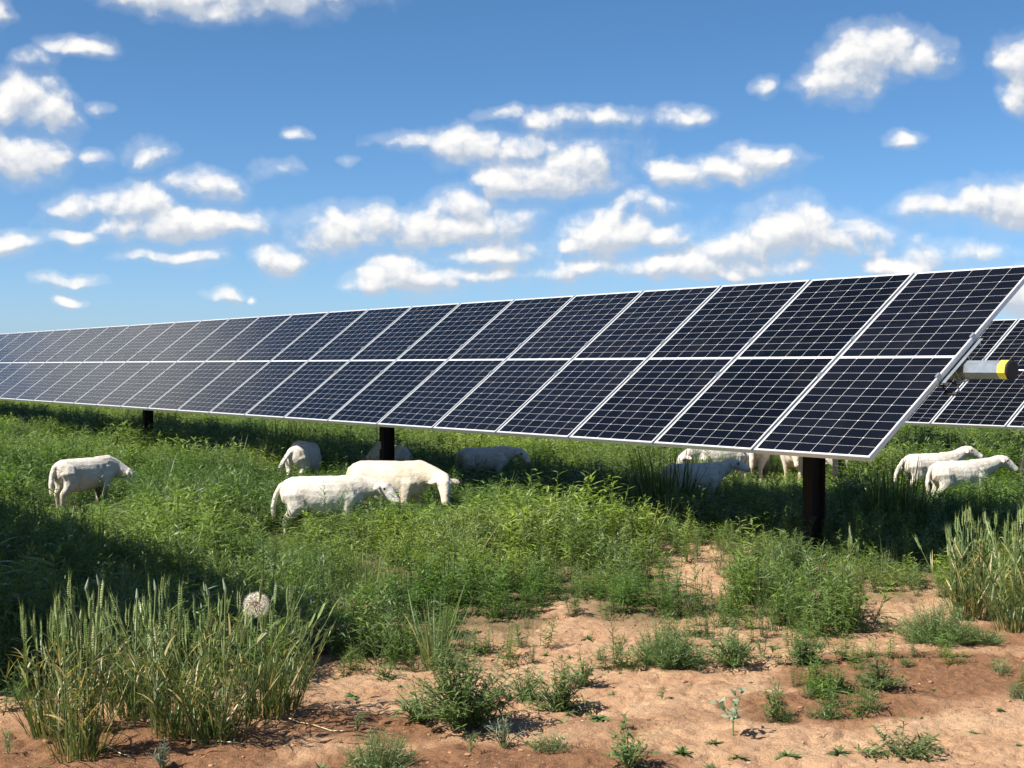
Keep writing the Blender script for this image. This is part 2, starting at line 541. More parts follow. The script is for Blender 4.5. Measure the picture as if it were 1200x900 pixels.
def graded(lo, hi, step, far, growth=1.16):
    c = list(np.arange(lo, hi, step)); s = step; v = hi
    while v < far:
        c.append(v); s = s * growth; v += s
    c.append(far); s = step; v = lo - step; pre = []
    while v > -far:
        pre.append(v); s = s * growth; v -= s
    pre.append(-far)
    return np.array(pre[::-1] + c)


def build_ground():
    xs = graded(-3.2, 4.2, 0.014, 4000.0)
    ys = graded(5.2, 10.5, 0.014, 4000.0)
    X, Y = np.meshgrid(xs, ys)
    nx, ny = len(xs), len(ys)
    Z = gz(X, Y)
    yy = np.where(Y > 1.5, Y, 1.5)
    px, py, d = proj(X, yy, np.zeros_like(X))
    bare = np.where(Y > 3.0, bareness(px, py), 30.0)
    near = np.clip((30 - np.hypot(X, Y)) / 18, 0, 1)
    # clods, crust and small cracks
    cl = fbm(X * 5.0, Y * 5.0, 21, 4, 0.6)
    cl2 = np.abs(fbm(X * 9, Y * 9, 33, 3, 0.6) - 0.5) * 2
    rut = fbm(X * 1.3 + 3, Y * 2.2, 41, 3)
    Z = Z + near * ((cl - 0.5) * 0.040 + (rut - 0.5) * 0.022 - (1 - sstep(0.0, 0.10, cl2)) * 0.016 + (fbm(X * 17, Y * 17, 91, 3, 0.6) - .5) * 0.016)
    # hollows in crust plates
    hol = sstep(0.60, 0.70, fbm(X * 6.5 + 40, Y * 8.0, 57, 3, 0.55))
    Z = Z - near * hol * 0.016
    v = np.stack([X.ravel(), Y.ravel(), Z.ravel()], 1).astype(np.float32)
    i = np.arange((nx - 1) * (ny - 1)); r, c = i // (nx - 1), i % (nx - 1)
    a = r * nx + c
    f = np.stack([a, a + 1, a + 1 + nx, a + nx], 1).astype(np.int32)
    me = bpy.data.meshes.new('ground')
    me.vertices.add(len(v)); me.vertices.foreach_set('co', v.ravel())
    me.loops.add(f.size); me.loops.foreach_set('vertex_index', f.ravel())
    me.polygons.add(len(f)); me.polygons.foreach_set('loop_start', np.arange(0, f.size, 4, dtype=np.int32))
    me.polygons.foreach_set('use_smooth', np.ones(len(f), bool))
    me.update(calc_edges=True)
    # damp darker soil (a stain of the soil itself)
    damp = np.zeros_like(X)
    for (cx, cy, rx, ry, k) in [(1090, 790, 190, 34, 1.0), (980, 828, 150, 22, .7), (560, 895, 330, 34, 1.0), (150, 880, 260, 50, 1.0), (700, 850, 90, 24, .55), (430, 850, 120, 26, .8), (1230, 745, 160, 24, .6), (820, 830, 120, 16, .4)]:
        q = ((px - cx) / rx) ** 2 + ((py - cy) / ry) ** 2
        damp = np.maximum(damp, k * np.clip(1.25 - q, 0, 1) * (Y > 4.2))
    damp = np.clip(damp * 1.1 + (fbm(X * 1.1, Y * 1.6, 77, 5, 0.6) - 0.52) * 1.3, 0, 1)
    cover = sstep(6, -14, bare + (fbm(X * 2, Y * 2, 88, 3) - .5) * 26)
    cover = np.where(np.hypot(X, Y) > 14, np.maximum(cover, sstep(14, 24, np.hypot(X, Y))), cover)
    for nm, arr in (('damp', damp), ('cover', cover)):
        at = me.attributes.new(nm, 'FLOAT', 'POINT'); at.data.foreach_set('value', arr.ravel().astype(np.float32))
    m, N, p, out = new_mat('red_soil')
    tc = N.n('ShaderNodeTexCoord'); O = tc.outputs['Object']
    da = N.n('ShaderNodeAttribute', attribute_name='damp'); ca = N.n('ShaderNodeAttribute', attribute_name='cover')
    n1 = N.noise(O, 3.0, 8, 0.65); n2 = N.noise(O, 38.0, 6, 0.7); n3 = N.noise(O, 150.0, 3, 0.6)
    dry = N.mix(N.rng(n1, 0.3, 0.7), c4(0.385, 0.228, 0.132), c4(0.500, 0.338, 0.208))
    dry = N.mix(N.rng(n2, 0.35, 0.75, 0, 0.55), dry, c4(0.27, 0.136, 0.072))
    dmp = N.mix(N.rng(n2, 0.3, 0.7), c4(0.160, 0.080, 0.042), c4(0.260, 0.140, 0.076))
    df = N.m('ADD', da.outputs['Fac'], N.m('MULTIPLY_ADD', n2, 0.5, -0.25), clamp=True)
    col = N.mix(N.rng(df, 0.15, 0.75), dry, dmp)
    col = N.mix(N.rng(n3, 0.66, 0.74, 0, 0.6), col, c4(0.46, 0.33, 0.22))       # grit
    col = N.mix(N.m('MULTIPLY', ca.outputs['Fac'], 0.75), col, N.mix(n2, c4(0.085, 0.062, 0.032), c4(0.11, 0.105, 0.045)))
    N.put(p.inputs['Base Color'], col)
    p.inputs['Roughness'].default_value = 0.95; p.inputs['Specular IOR Level'].default_value = 0.15
    hh = N.m('ADD', N.m('MULTIPLY', n2, 0.7), N.m('MULTIPLY', n3, 0.3))
    bp = N.n('ShaderNodeBump', ins={'Strength': 1.0, 'Distance': 0.022, 'Height': hh})
    N.put(p.inputs['Normal'], bp.outputs[0])
    me.materials.append(m)
    o = link('ground', me)
    tag(o, kind='structure')
    return xs, ys, Z


GX, GY, GZ = build_ground()


def gh(x, y):
    """height of the built ground mesh at x, y"""
    x = np.atleast_1d(np.asarray(x, float)); y = np.atleast_1d(np.asarray(y, float))
    i = np.clip(np.searchsorted(GX, x) - 1, 0, len(GX) - 2); j = np.clip(np.searchsorted(GY, y) - 1, 0, len(GY) - 2)
    fx = (x - GX[i]) / (GX[i + 1] - GX[i]); fy = (y - GY[j]) / (GY[j + 1] - GY[j])
    return (GZ[j, i] * (1 - fx) + GZ[j, i + 1] * fx) * (1 - fy) + (GZ[j + 1, i] * (1 - fx) + GZ[j + 1, i + 1] * fx) * fy


def gh1(x, y): return float(gh(x, y)[0])


# ------------------------------------------------------------------ solar trackers
PITCHW = 1.165
PW, PL, PT = 1.138, 2.27, 0.035
M['cells'] = mat_cells(PW, PL)


def panel_meshes():
    g = MB()
    fw = 0.011
    x, y = PW / 2 - fw, PL / 2 - fw
    top, bot = -0.002, -0.008
    g.add([(-x, -y, top), (x, -y, top), (x, y, top), (-x, y, top)], [(0, 1, 2, 3)], 0)
    g.add([(-x, -y, bot), (x, -y, bot), (x, y, bot), (-x, y, bot)], [(3, 2, 1, 0)], 1)
    gm = g.mesh('solar_panel', [M['cells'], M['back']])
    uv = gm.uv_layers.new(name='UVMap')
    for l in gm.loops:
        co = gm.vertices[l.vertex_index].co
        uv.data[l.index].uv = (co.x, co.y)
    f = MB()
    f.box((0, PL / 2 - fw / 2, -PT / 2), (PW, fw, PT)); f.box((0, -PL / 2 + fw / 2, -PT / 2), (PW, fw, PT))
    f.box((PW / 2 - fw / 2, 0, -PT / 2), (fw, PL - 2 * fw, PT)); f.box((-PW / 2 + fw / 2, 0, -PT / 2), (fw, PL - 2 * fw, PT))
    # inward flanges at the back
    f.box((0, PL / 2 - 0.0265, -PT + 0.001), (PW - 2 * fw, 0.030, 0.0018)); f.box((0, -PL / 2 + 0.0265, -PT + 0.001), (PW - 2 * fw, 0.030, 0.0018))
    f.box((PW / 2 - 0.0265, 0, -PT + 0.001), (0.030, PL - 0.09, 0.0018)); f.box((-PW / 2 + 0.0265, 0, -PT + 0.001), (0.030, PL - 0.09, 0.0018))
    fm = f.mesh('frame', M['alu'])
    j = MB(); j.box((0, 0.02, -0.018), (0.10, 0.05, 0.018))
    jm = j.mesh('junction_box', M['black'])
    return gm, fm, jm


PANEL = panel_meshes()


def rail_mesh():
    """hat-shaped rail under the joint between two modules, with its strap round the tube"""
    b = MB(); L = 0.52
    b.box((0, 0, -PT - 0.018), (0.060, L, 0.003))
    b.box((-0.0285, 0, -PT - 0.009), (0.003, L, 0.015)); b.box((0.0285, 0, -PT - 0.009), (0.003, L, 0.015))
    b.box((-0.044, 0, -PT - 0.0022), (0.028, L, 0.003)); b.box((0.044, 0, -PT - 0.0022), (0.028, L, 0.003))
    for sy in (-1, 1):                                     # clamps that lap onto the frame ends
        b.box((0.0, sy * (L / 2 - 0.025), -0.008), (0.020, 0.045, 0.052))
        b.box((-0.030, sy * (L / 2 - 0.03), -PT - 0.03), (0.016, 0.016, 0.03))
    for sx in (-1, 1):                                     # U strap
        pts = [(sx * 0.02, -0.085, -PT - 0.02)] + [(sx * 0.02, 0.084 * math.sin(a), -0.122 - 0.084 * math.cos(a)) for a in np.linspace(-1.45, 1.45, 12)] + [(sx * 0.02, 0.085, -PT - 0.02)]
        b.tube(pts, 0.006, 5)
    return b.mesh('mounting_rail', M['galv'])


RAIL = rail_mesh()


def post_mesh(h, hb):
    b = MB(); D, W = 0.150, 0.105
    z0, z1 = -0.35, h
    c = (z0 + z1) / 2; H = z1 - z0
    b.box((0, D / 2 - 0.005, c), (W, 0.010, H)); b.box((0, -D / 2 + 0.005, c), (W, 0.010, H)); b.box((0, 0, c), (0.008, D - 0.02, H))
    pm = b.mesh('post', M['rust'])
    k = MB()                                               # bearing: two cheeks and a ring round the tube
    for sx in (-1, 1):
        k.box((sx * 0.030, 0, h - 0.06), (0.008, 0.13, 0.24))
    ring = [(0, 0.088 * math.cos(a), hb + 0.088 * math.sin(a)) for a in np.linspace(0, 2 * math.pi, 25)]
    k.tube(ring, 0.014, 6, caps=False)
    k.box((0, 0.11, hb), (0.05, 0.03, 0.05)); k.box((0, -0.11, hb), (0.05, 0.03, 0.05))
    km = k.mesh('bearing', M['galv'])
    return pm, km


def tracker(p, dz, n, posts, label, end_detail=True):
    """one row of modules on a torque tube, its end at along = 0, perpendicular offset p"""
    x, y, _ = rowpt(0, p)
    root = empty('solar_tracker', (x, y, dz), math.pi / 2 + YAW)
    tag(root, label, 'solar panels', 'rows of solar panels on single-axis trackers')
    hz = MID[2]
    nrm = Vector((0, math.sin(TILT), math.cos(TILT)))
    rot = (-TILT, 0, 0)
    for k in range(n):
        o = link('solar_panel', PANEL[0], root, (k * PITCHW + PITCHW / 2 - 0.012, 0, hz), rot)
        link('frame', PANEL[1], o)
    for k in range(n + 1):
        link('mounting_rail', RAIL, root, (k * PITCHW - (0.012 if k else -0.008), 0, hz), rot)
    tz = Vector((0, 0, hz)) - nrm * 0.122
    R = 0.070
    b = MB()
    b.tube([(-0.41, 0, 0), (n * PITCHW + 0.4, 0, 0)], R, 8, phase=math.pi / 8 - TILT * 0)
    to = link('torque_tube', b.mesh('torque_tube', M['galv']), root, tuple(tz), rot)
    y2 = MB(); y2.tube([(-0.405, 0, 0), (-0.340, 0, 0)], R + 0.002, 8, phase=math.pi / 8, caps=False)
    link('painted_band', y2.mesh('painted_band', M['yellow']), to)
    cp = MB(); cp.tube([(-0.424, 0, 0), (-0.422, 0, 0), (-0.418, 0, 0), (-0.406, 0, 0)], [0.050, 0.062, 0.070, 0.070], 20)
    link('end_cap', cp.mesh('end_cap', M['black']), to)
    # cable loop with connectors under the end of the row
    cb = MB()
    cb.tube([(0.10, 0.06, -0.17), (0.03, 0.09, -0.24), (-0.04, 0.10, -0.265), (-0.10, 0.09, -0.25), (-0.05, 0.05, -0.20), (0.1, 0.03, -0.16)], 0.006, 5)
    cb.tube([(0.02, 0.10, -0.262), (-0.09, 0.10, -0.268)], 0.016, 6)
    link('cable', cb.mesh('cable', M['black']), root, (0, 0, hz))
    for i, a in enumerate(posts):
        ht = float(tz.z) - 0.10
        pm, km = post_mesh(ht, float(tz.z))
        po = link('post', pm, root, (a, tz.y, 0))
        link('bearing', km, po)
        if i == 1 and p == 0:
            tg = MB(); tg.box((0, 0, 0), (0.055, 0.006, 0.09)); tg.box((-0.02, 0.005, 0.01), (0.01, 0.006, 0.05))
            link('tag_plate', tg.mesh('tag_plate', M['tagmat']), po, (0.03, 0.080, 0.55))
    return root


tracker(0.0, 0.0, 34, [1.47, 8.495, 16.61, 26.1, 34.3], 'long near row of solar panels crossing the picture, sheep grazing beneath it')
tracker(7.5, -0.12, 34, [0.9, 8.3, 16.4, 24.7, 33.0], 'second row of solar panels seen behind the end of the long near row')
tracker(-7.7, 0.0, 22, [1.4, 8.5, 16.6, 24.5], 'row of solar panels left of the camera, casting shade over the grass on the left')


def rear_post():
    d = 18.6; x = (982.5 - 600) / F * d
    b = MB(); c, H = 0.35, 1.3
    b.box((0, 0.045, c), (0.10, 0.008, H)); b.box((0, -0.045, c), (0.10, 0.008, H)); b.box((0, 0, c), (0.007, 0.082, H))
    root = empty('steel_post', (x, d, gh1(x, d)), math.pi / 2 + YAW)
    tag(root, 'thin dark steel post standing behind the nearest thick post, just right of it', 'post')
    link('beam', b.mesh('beam', M['black']), root)
    k = MB(); k.box((0, 0, 0.99), (0.13, 0.11, 0.012)); k.box((0.03, 0.053, 0.80), (0.04, 0.008, 0.07))
    link('bracket', k.mesh('bracket', M['galv']), root)


rear_post()


# ------------------------------------------------------------------ sheep
def mat_sheep(name, lo, hi, face, dirt):
    m, N, p, out = new_mat(name)
    tc = N.n('ShaderNodeTexCoord'); O = tc.outputs['Object']
    at = N.n('ShaderNodeAttribute', attribute_name='mark')
    n1 = N.noise(O, 5.0, 6, 0.62); n2 = N.noise(O, 60.0, 4, 0.65); n4 = N.noise(O, 17.0, 5, 0.6)
    col = N.mix(N.rng(n1, 0.35, 0.68), c4(*hi), c4(*lo))
    col = N.mix(N.rng(n4, 0.52, 0.72, 0, 0.5), col, c4(*dirt))
    s = N.n('ShaderNodeSeparateXYZ', ins={0: O})
    leg = N.rng(s.outputs[2], 0.32, 0.08, 0, 0.85)
    col = N.mix(N.m('MULTIPLY', leg, n2), col, c4(*dirt))
    col = N.mix(N.rng(at.outputs['Fac'], 0.05, 0.45), col, c4(*face))
    col = N.mix(N.rng(at.outputs['Fac'], 0.75, 0.95), col, c4(0.015, 0.012, 0.01))
    N.put(p.inputs['Base Color'], col)
    p.inputs['Roughness'].default_value = 0.9; p.inputs['Specular IOR Level'].default_value = 0.15
    p.inputs['Sheen Weight'].default_value = 0.25; p.inputs['Sheen Roughness'].default_value = 0.5
    mp = N.n('ShaderNodeMapping'); mp.inputs['Scale'].default_value = (22, 60, 45); m.node_tree.links.new(O, mp.inputs[0])
    n3 = N.noise(mp.outputs[0], 1.6, 5, 0.65)
    hh = N.m('ADD', N.m('MULTIPLY', n3, 0.6), N.m('MULTIPLY', n4, 0.9))
    bp = N.n('ShaderNodeBump', ins={'Strength': 0.7, 'Distance': 0.012, 'Height': hh})
    N.put(p.inputs['Normal'], bp.outputs[0])
    return m


M['fleece'] = mat_sheep('white_fleece', (0.49, 0.44, 0.37), (0.65, 0.62, 0.57), (0.60, 0.47, 0.40), (0.42, 0.33, 0.22))
M['fleece2'] = mat_sheep('cream_fleece', (0.45, 0.38, 0.28), (0.61, 0.55, 0.45), (0.58, 0.46, 0.38), (0.38, 0.28, 0.17))
M['fleece3'] = mat_sheep('shade_lifted_fleece', (0.56, 0.53, 0.49), (0.70, 0.67, 0.63), (0.40, 0.36, 0.33), (0.20, 0.17, 0.14))  # coat colour raised to brighten the sheep standing in panel shade
M['fleece4'] = mat_sheep('dark_fleece', (0.022, 0.018, 0.016), (0.045, 0.038, 0.034), (0.03, 0.025, 0.02), (0.05, 0.04, 0.03))


def etube(bm, pts, rw, rh, n=14, side=None):
    """closed tube with elliptical rings: rw sideways, rh up"""
    pts = [Vector(p) for p in pts]
    rings = []
    for i, p in enumerate(pts):
        t = (pts[min(i + 1, len(pts) - 1)] - pts[max(i - 1, 0)]).normalized()
        sd = Vector(side) if side is not None else Vector((0, 1, 0))
        sd = (sd - t * sd.dot(t))
        if sd.length < 1e-4: sd = Vector((1, 0, 0)) - t * t.x
        sd.normalize(); up = t.cross(sd).normalized()
        rings.append([bm.verts.new(p + sd * (math.cos(2 * math.pi * k / n) * rw[i]) + up * (math.sin(2 * math.pi * k / n) * rh[i])) for k in range(n)])
    for i in range(len(rings) - 1):
        for k in range(n):
            bm.faces.new((rings[i][k], rings[i][(k + 1) % n], rings[i + 1][(k + 1) % n], rings[i + 1][k]))
    bm.faces.new(rings[0][::-1]); bm.faces.new(rings[-1])


def sheep_mesh(neck_pitch=-20, neck_yaw=0, head_pitch=-45, head_yaw=None, step=(0, 0, 0, 0), neck_len=0.20, fat=1.0, tail_swing=0.0, tail_side=0.0, ear=0.0):
    """a short-haired sheep, 0.55 m at the back, facing +X, feet on z = 0.  step: fore/aft foot offsets (front left, front right, hind left, hind right)"""
    if head_yaw is None: head_yaw = neck_yaw
    bm = bmesh.new()
    xs = [-.345, -.325, -.27, -.18, -.06, .06, .16, .25, .315, .35]
    zc = [.415, .412, .408, .392, .375, .370, .378, .392, .402, .405]
    w = [.03, .085, .122, .142, .155, .158, .142, .116, .078, .03]
    h = [.04, .095, .128, .148, .165, .172, .165, .148, .112, .05]
    etube(bm, [(x, 0, z) for x, z in zip(xs, zc)], [a * fat for a in w], [a * (0.5 + 0.5 * fat) for a in h], 20)
    # neck
    def dirv(pitch, yaw):
        a, b = math.radians(pitch), math.radians(yaw)
        return Vector((math.cos(a) * math.cos(b), math.cos(a) * math.sin(b), math.sin(a)))
    n0 = Vector((.17, 0, .42)); n1 = Vector((.285, 0, .445)); dn = dirv(neck_pitch, neck_yaw)
    dh = dirv(head_pitch, head_yaw)
    n2 = n1 + dirv(neck_pitch * 0.7, neck_yaw * 0.6) * neck_len * 0.5
    n3 = n2 + dn * neck_len * 0.5
    etube(bm, [n0, n1, n2, n3, n3 + dh * 0.03], [.10, .088, .066, .056, .045], [.13, .112, .088, .070, .055], 14)
    # head: poll, forehead, muzzle
    hs = Vector((-math.sin(math.radians(head_yaw)), math.cos(math.radians(head_yaw)), 0))
    hu = dh.cross(hs).normalized()
    if hu.z < 0 and abs(head_pitch) < 80: hu = -hu
    poll = n3 + hu * 0.010
    hp = [poll - dh * .040, poll - dh * .010, poll + dh * .05 + hu * .006, poll + dh * .115 - hu * .002, poll + dh * .168 - hu * .012, poll + dh * .212 - hu * .020, poll + dh * .230 - hu * .024]
    etube(bm, hp, [.03, .054, .058, .044, .033, .032, .016], [.035, .060, .066, .052, .040, .034, .018], 14, side=hs)
    for s in (-1, 1):                                       # brow over the eye, cheek
        c = poll + dh * .050 + hs * s * .044 + hu * .034
        etube(bm, [c - dh * .02, c - dh * .006, c + dh * .01, c + dh * .024], [.006, .014, .014, .005], [.006, .013, .012, .005], 8, side=hs)
    # ears, held out sideways and slightly down
    for s in (-1, 1):
        e0 = poll + dh * .012 + hs * s * .042 + hu * .022
        ed = (hs * s * 0.75 - dh * (0.30 - ear) - Vector((0, 0, 0.45))).normalized()
        es = ed.cross(hu).normalized()
        etube(bm, [e0, e0 + ed * .025, e0 + ed * .052, e0 + ed * .078, e0 + ed * .092], [.012, .024, .030, .022, .008], [.009, .009, .008, .007, .005], 10, side=es)
    # legs
    fl, fr, hl, hr = step
    for s, o in ((1, fl), (-1, fr)):
        y = s * .082
        k = o * 0.45
        etube(bm, [(.205, y * .8, .44), (.215, y, .36), (.205 + k * .3, y * 1.05, .265), (.212 + k, y, .16), (.205 + o * .85, y, .062), (.207 + o, y, .03), (.222 + o, y, 0.0)],
              [.05, .058, .040, .025, .019, .022, .027], [.07, .085, .055, .030, .022, .026, .032], 10)
    for s, o in ((1, hl), (-1, hr)):
        y = s * .088
        k = o * 0.5
        etube(bm, [(-.20, y * .7, .45), (-.215, y, .38), (-.190 + k * .4, y * 1.08, .285), (-.235 + k * .8, y * 1.05, .225), (-.275 + k * 1.1, y, .178), (-.262 + o * .85, y, .065), (-.260 + o, y, .032), (-.244 + o, y, 0.0)],
              [.06, .072, .062, .040, .026, .019, .022, .027], [.09, .120, .092, .048, .032, .022, .026, .032], 10)
    # tail
    etube(bm, [(-.30, 0, .475), (-.345, tail_side * .3, .455), (-.375 - tail_swing * .4, tail_side * .6, .38), (-.385 - tail_swing * .8, tail_side * .9, .29), (-.38 - tail_swing, tail_side, .20), (-.378 - tail_swing, tail_side, .165)],
          [.03, .032, .030, .031, .026, .008], [.028, .026, .022, .022, .018, .006], 10)
    # udder / belly fullness
    etube(bm, [(-.16, 0, .27), (-.10, 0, .235), (-.03, 0, .235), (.05, 0, .25)], [.05, .085, .09, .04], [.03, .05, .045, .03], 12)
    me = bpy.data.meshes.new('sheep_raw'); bm.to_mesh(me); bm.free()
    tmp = bpy.data.objects.new('sheep_raw', me); COL.objects.link(tmp)
    r = tmp.modifiers.new('r', 'REMESH'); r.mode = 'VOXEL'; r.voxel_size = 0.0075; r.adaptivity = 0.0
    s = tmp.modifiers.new('s', 'SMOOTH'); s.factor = 0.5; s.iterations = 4
    dg = bpy.context.evaluated_depsgraph_get()
    out = bpy.data.meshes.new_from_object(tmp.evaluated_get(dg))
    bpy.data.objects.remove(tmp); bpy.data.meshes.remove(me)
    out.name = 'sheep'
    co = np.empty(len(out.vertices) * 3, np.float32); out.vertices.foreach_get('co', co); co = co.reshape(-1, 3)
    # light surface relief so the coat is not glass smooth
    nr = np.empty(len(out.vertices) * 3, np.float32); out.vertices.foreach_get('normal', nr); nr = nr.reshape(-1, 3)
    bmp = (fbm(co[:, 0] * 14 + co[:, 1] * 9, co[:, 2] * 14 - co[:, 1] * 7, 5, 3) - 0.5) * 0.006 + (fbm(co[:, 0] * 45 + co[:, 1] * 31, co[:, 2] * 40 - co[:, 1] * 27, 8, 2) - 0.5) * 0.003 * np.clip((co[:, 2] - .12) / .15, 0, 1)
    co = co + nr * bmp[:, None]
    out.vertices.foreach_set('co', co.ravel())
    mk = np.zeros(len(co))
    def near(c, r, v):
        d = np.linalg.norm(co - np.array(c, np.float32), axis=1)
        mk[:] = np.maximum(mk, v * np.clip(1.6 - d / r, 0, 1).clip(0, 1))
    near(hp[-1], .036, .55)
    near(hp[-2] - hu * .02, .022, .5)                                  # nose and lips
    for s in (-1, 1):
        near(poll + dh * .062 + hs * s * .055 + hu * .020, .016, 1.0)   # eye
        near(hp[-1] + hs * s * .014 + hu * .012, .006, 1.0)             # nostril
        near(poll + dh * .012 + hs * s * .09 + hu * .012, .030, .30)    # pinkish ear
    at = out.attributes.new('mark', 'FLOAT', 'POINT'); at.data.foreach_set('value', mk.astype(np.float32))
    out.polygons.foreach_set('use_smooth', np.ones(len(out.polygons), bool))
    return out


SHEEP = []


def sheep(px, depth, heading, label, mat='fleece', scale=1.0, sx=1.0, **kw):
    """body centre seen at photo column px, depth metres from the camera; heading in degrees from +X (right), anticlockwise from above"""
    me = sheep_mesh(**kw)
    me.materials.append(M[mat])
    x = (px - 600) / F * depth
    z = gh1(x, depth)
    o = link('sheep', me, None, (x, depth, z - 0.012), (0, 0, math.radians(heading)), (scale * sx, scale, scale))
    tag(o, label, 'sheep', 'sheep grazing among the solar panels')
    SHEEP.append((x, depth))
    return o


sheep(98, 15.4, 50, 'white sheep at far left grazing alone in open grass, head down', 'fleece', 1.02, fat=.95, neck_pitch=-30, neck_yaw=-35, head_pitch=-52, head_yaw=-30, step=(.03, -.05, .02, -.06))
sheep(356, 18.4, 74, 'white sheep seen from behind with hanging tail, beside a dark grass tussock', 'fleece', 1.0, fat=1.04, neck_pitch=18, neck_yaw=82, head_pitch=-34, head_yaw=108, neck_len=.25, step=(.02, -.03, .02, -.03), tail_swing=.06, tail_side=.13)
sheep(378, 12.75, 4, 'white sheep in side view, nearest one, with its head held level', 'fleece', 1.02, sx=1.02, neck_pitch=0, neck_yaw=-8, head_pitch=-36, head_yaw=-24, step=(.05, -.03, .06, -.04), tail_swing=.03, neck_len=.19)
sheep(455, 14.2, -26, 'cream sheep just behind the nearest one, lowering its head in the weeds and facing us', 'fleece2', 1.10, sx=1.12, neck_pitch=-16, neck_yaw=-16, head_pitch=-55, head_yaw=-58, step=(.03, -.05, .02, -.02), neck_len=.25)
sheep(458, 18.6, 128, 'shaded sheep standing mostly hidden behind the second steel post', 'fleece3', .98, neck_pitch=-38, neck_yaw=10, head_pitch=-60, step=(.02, -.02, .02, -.03))
sheep(567, 18.7, 2, 'sheep in side view standing in the panel shade right of the second steel post', 'fleece3', .92, fat=.9, neck_pitch=4, neck_yaw=-5, head_pitch=-38, head_yaw=-30, step=(.03, -.04, .03, -.05), neck_len=.20)
sheep(812, 15.5, 8, 'sheep in the shade by dark grass tussock, its head level', 'fleece3', .90, neck_pitch=25, neck_yaw=0, head_pitch=-14, head_yaw=-6, step=(.02, -.03, .02, -.04))
sheep(842, 18.2, 205, 'sunlit white sheep showing only past the neck of the shaded sheep', 'fleece', 1.05, neck_pitch=-20, neck_yaw=10, head_pitch=-50, step=(.03, -.03, .03, -.03))
sheep(887, 19.2, 72, 'white sheep with rump turned to us, left of the nearest post under the panel edge', 'fleece', 1.10, neck_pitch=-25, neck_yaw=0, head_pitch=-50, step=(.02, -.02, .02, -.03))
sheep(930, 18.8, 258, 'cream sheep facing us just left of the nearest post, partly under the panel edge', 'fleece2', 1.06, neck_pitch=-10, neck_yaw=10, head_pitch=-45, step=(.02, -.02, .02, -.03))
sheep(966, 19.6, 130, 'white sheep showing as a thin strip right of the nearest post', 'fleece', 1.0, neck_pitch=-25, neck_yaw=0, head_pitch=-50, step=(.02, -.02, .02, -.03))
sheep(1090, 16.7, 16, 'white sheep at right standing behind another, head raised over its back', 'fleece', .97, sx=1.0, fat=.92, neck_pitch=36, neck_yaw=-6, head_pitch=-16, head_yaw=-16, step=(.03, -.04, .04, -.05), tail_swing=.08)
sheep(1124, 15.7, 14, 'white sheep at right in front of another, neck stretched to the right', 'fleece', .96, sx=1.0, fat=.92, neck_pitch=24, neck_yaw=-8, head_pitch=-26, head_yaw=-14, step=(.03, -.04, .03, -.04), neck_len=.23)
sheep(1236, 17.0, 10, 'dark sheep cut off by the right edge of the picture', 'fleece4', 1.04, neck_pitch=-30, neck_yaw=0, head_pitch=-50, step=(.02, -.02, .02, -.03))


# ------------------------------------------------------------------ plant makers
def rnd(a, b): return random.uniform(a, b)


def weed_mb(h=0.36, stems=6, leaf=0.052, lw=0.0085, per=0.015, spread=0.05, lean=0.35, up=0.9, mb=None, base=(0, 0, 0), start=0.12, mat=0, smat=1, branch=0.0):
    """upright weed: leafy stems with narrow leaves all the way up"""
    mb = mb or MB()
    for s in range(stems):
        a = rnd(0, 6.283); r = rnd(0, spread)
        p = Vector((base[0] + math.cos(a) * r, base[1] + math.sin(a) * r, base[2]))
        le = lean * rnd(0.1, 1.0); a2 = a + rnd(-.7, .7)
        d = Vector((math.cos(a2) * le, math.sin(a2) * le, 1)).normalized()
        H = h * rnd(0.6, 1.08) if s else h
        n = max(3, int(H / per)); pts = [p.copy()]; ang = rnd(0, 6.28)
        for k in range(n):
            d = (d + Vector((rnd(-.05, .05), rnd(-.05, .05), 0.05))).normalized()
            p = p + d * (H / n); pts.append(p.copy())
            t = (k + 1) / n
            if t < start: continue
            ang += 2.4
            L = leaf * (0.65 + 0.75 * math.sin(math.pi * min(1, 0.15 + t * 0.8))) * rnd(.75, 1.2)
            if t > .85: L *= 0.75
            el = up * (0.15 + 0.55 * t) + rnd(-.3, .3)
            ld = Vector((math.cos(ang) * math.cos(el), math.sin(ang) * math.cos(el), math.sin(el)))
            tt = 0.15 + 0.75 * t
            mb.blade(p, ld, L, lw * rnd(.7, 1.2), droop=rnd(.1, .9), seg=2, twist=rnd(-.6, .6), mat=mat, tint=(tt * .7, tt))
        mb.tube([pts[0], pts[len(pts) // 2], pts[-1]], [.0028, .0020, .0008], 3, mat=smat, caps=False, tint=[.1, .4, .7])
    return mb


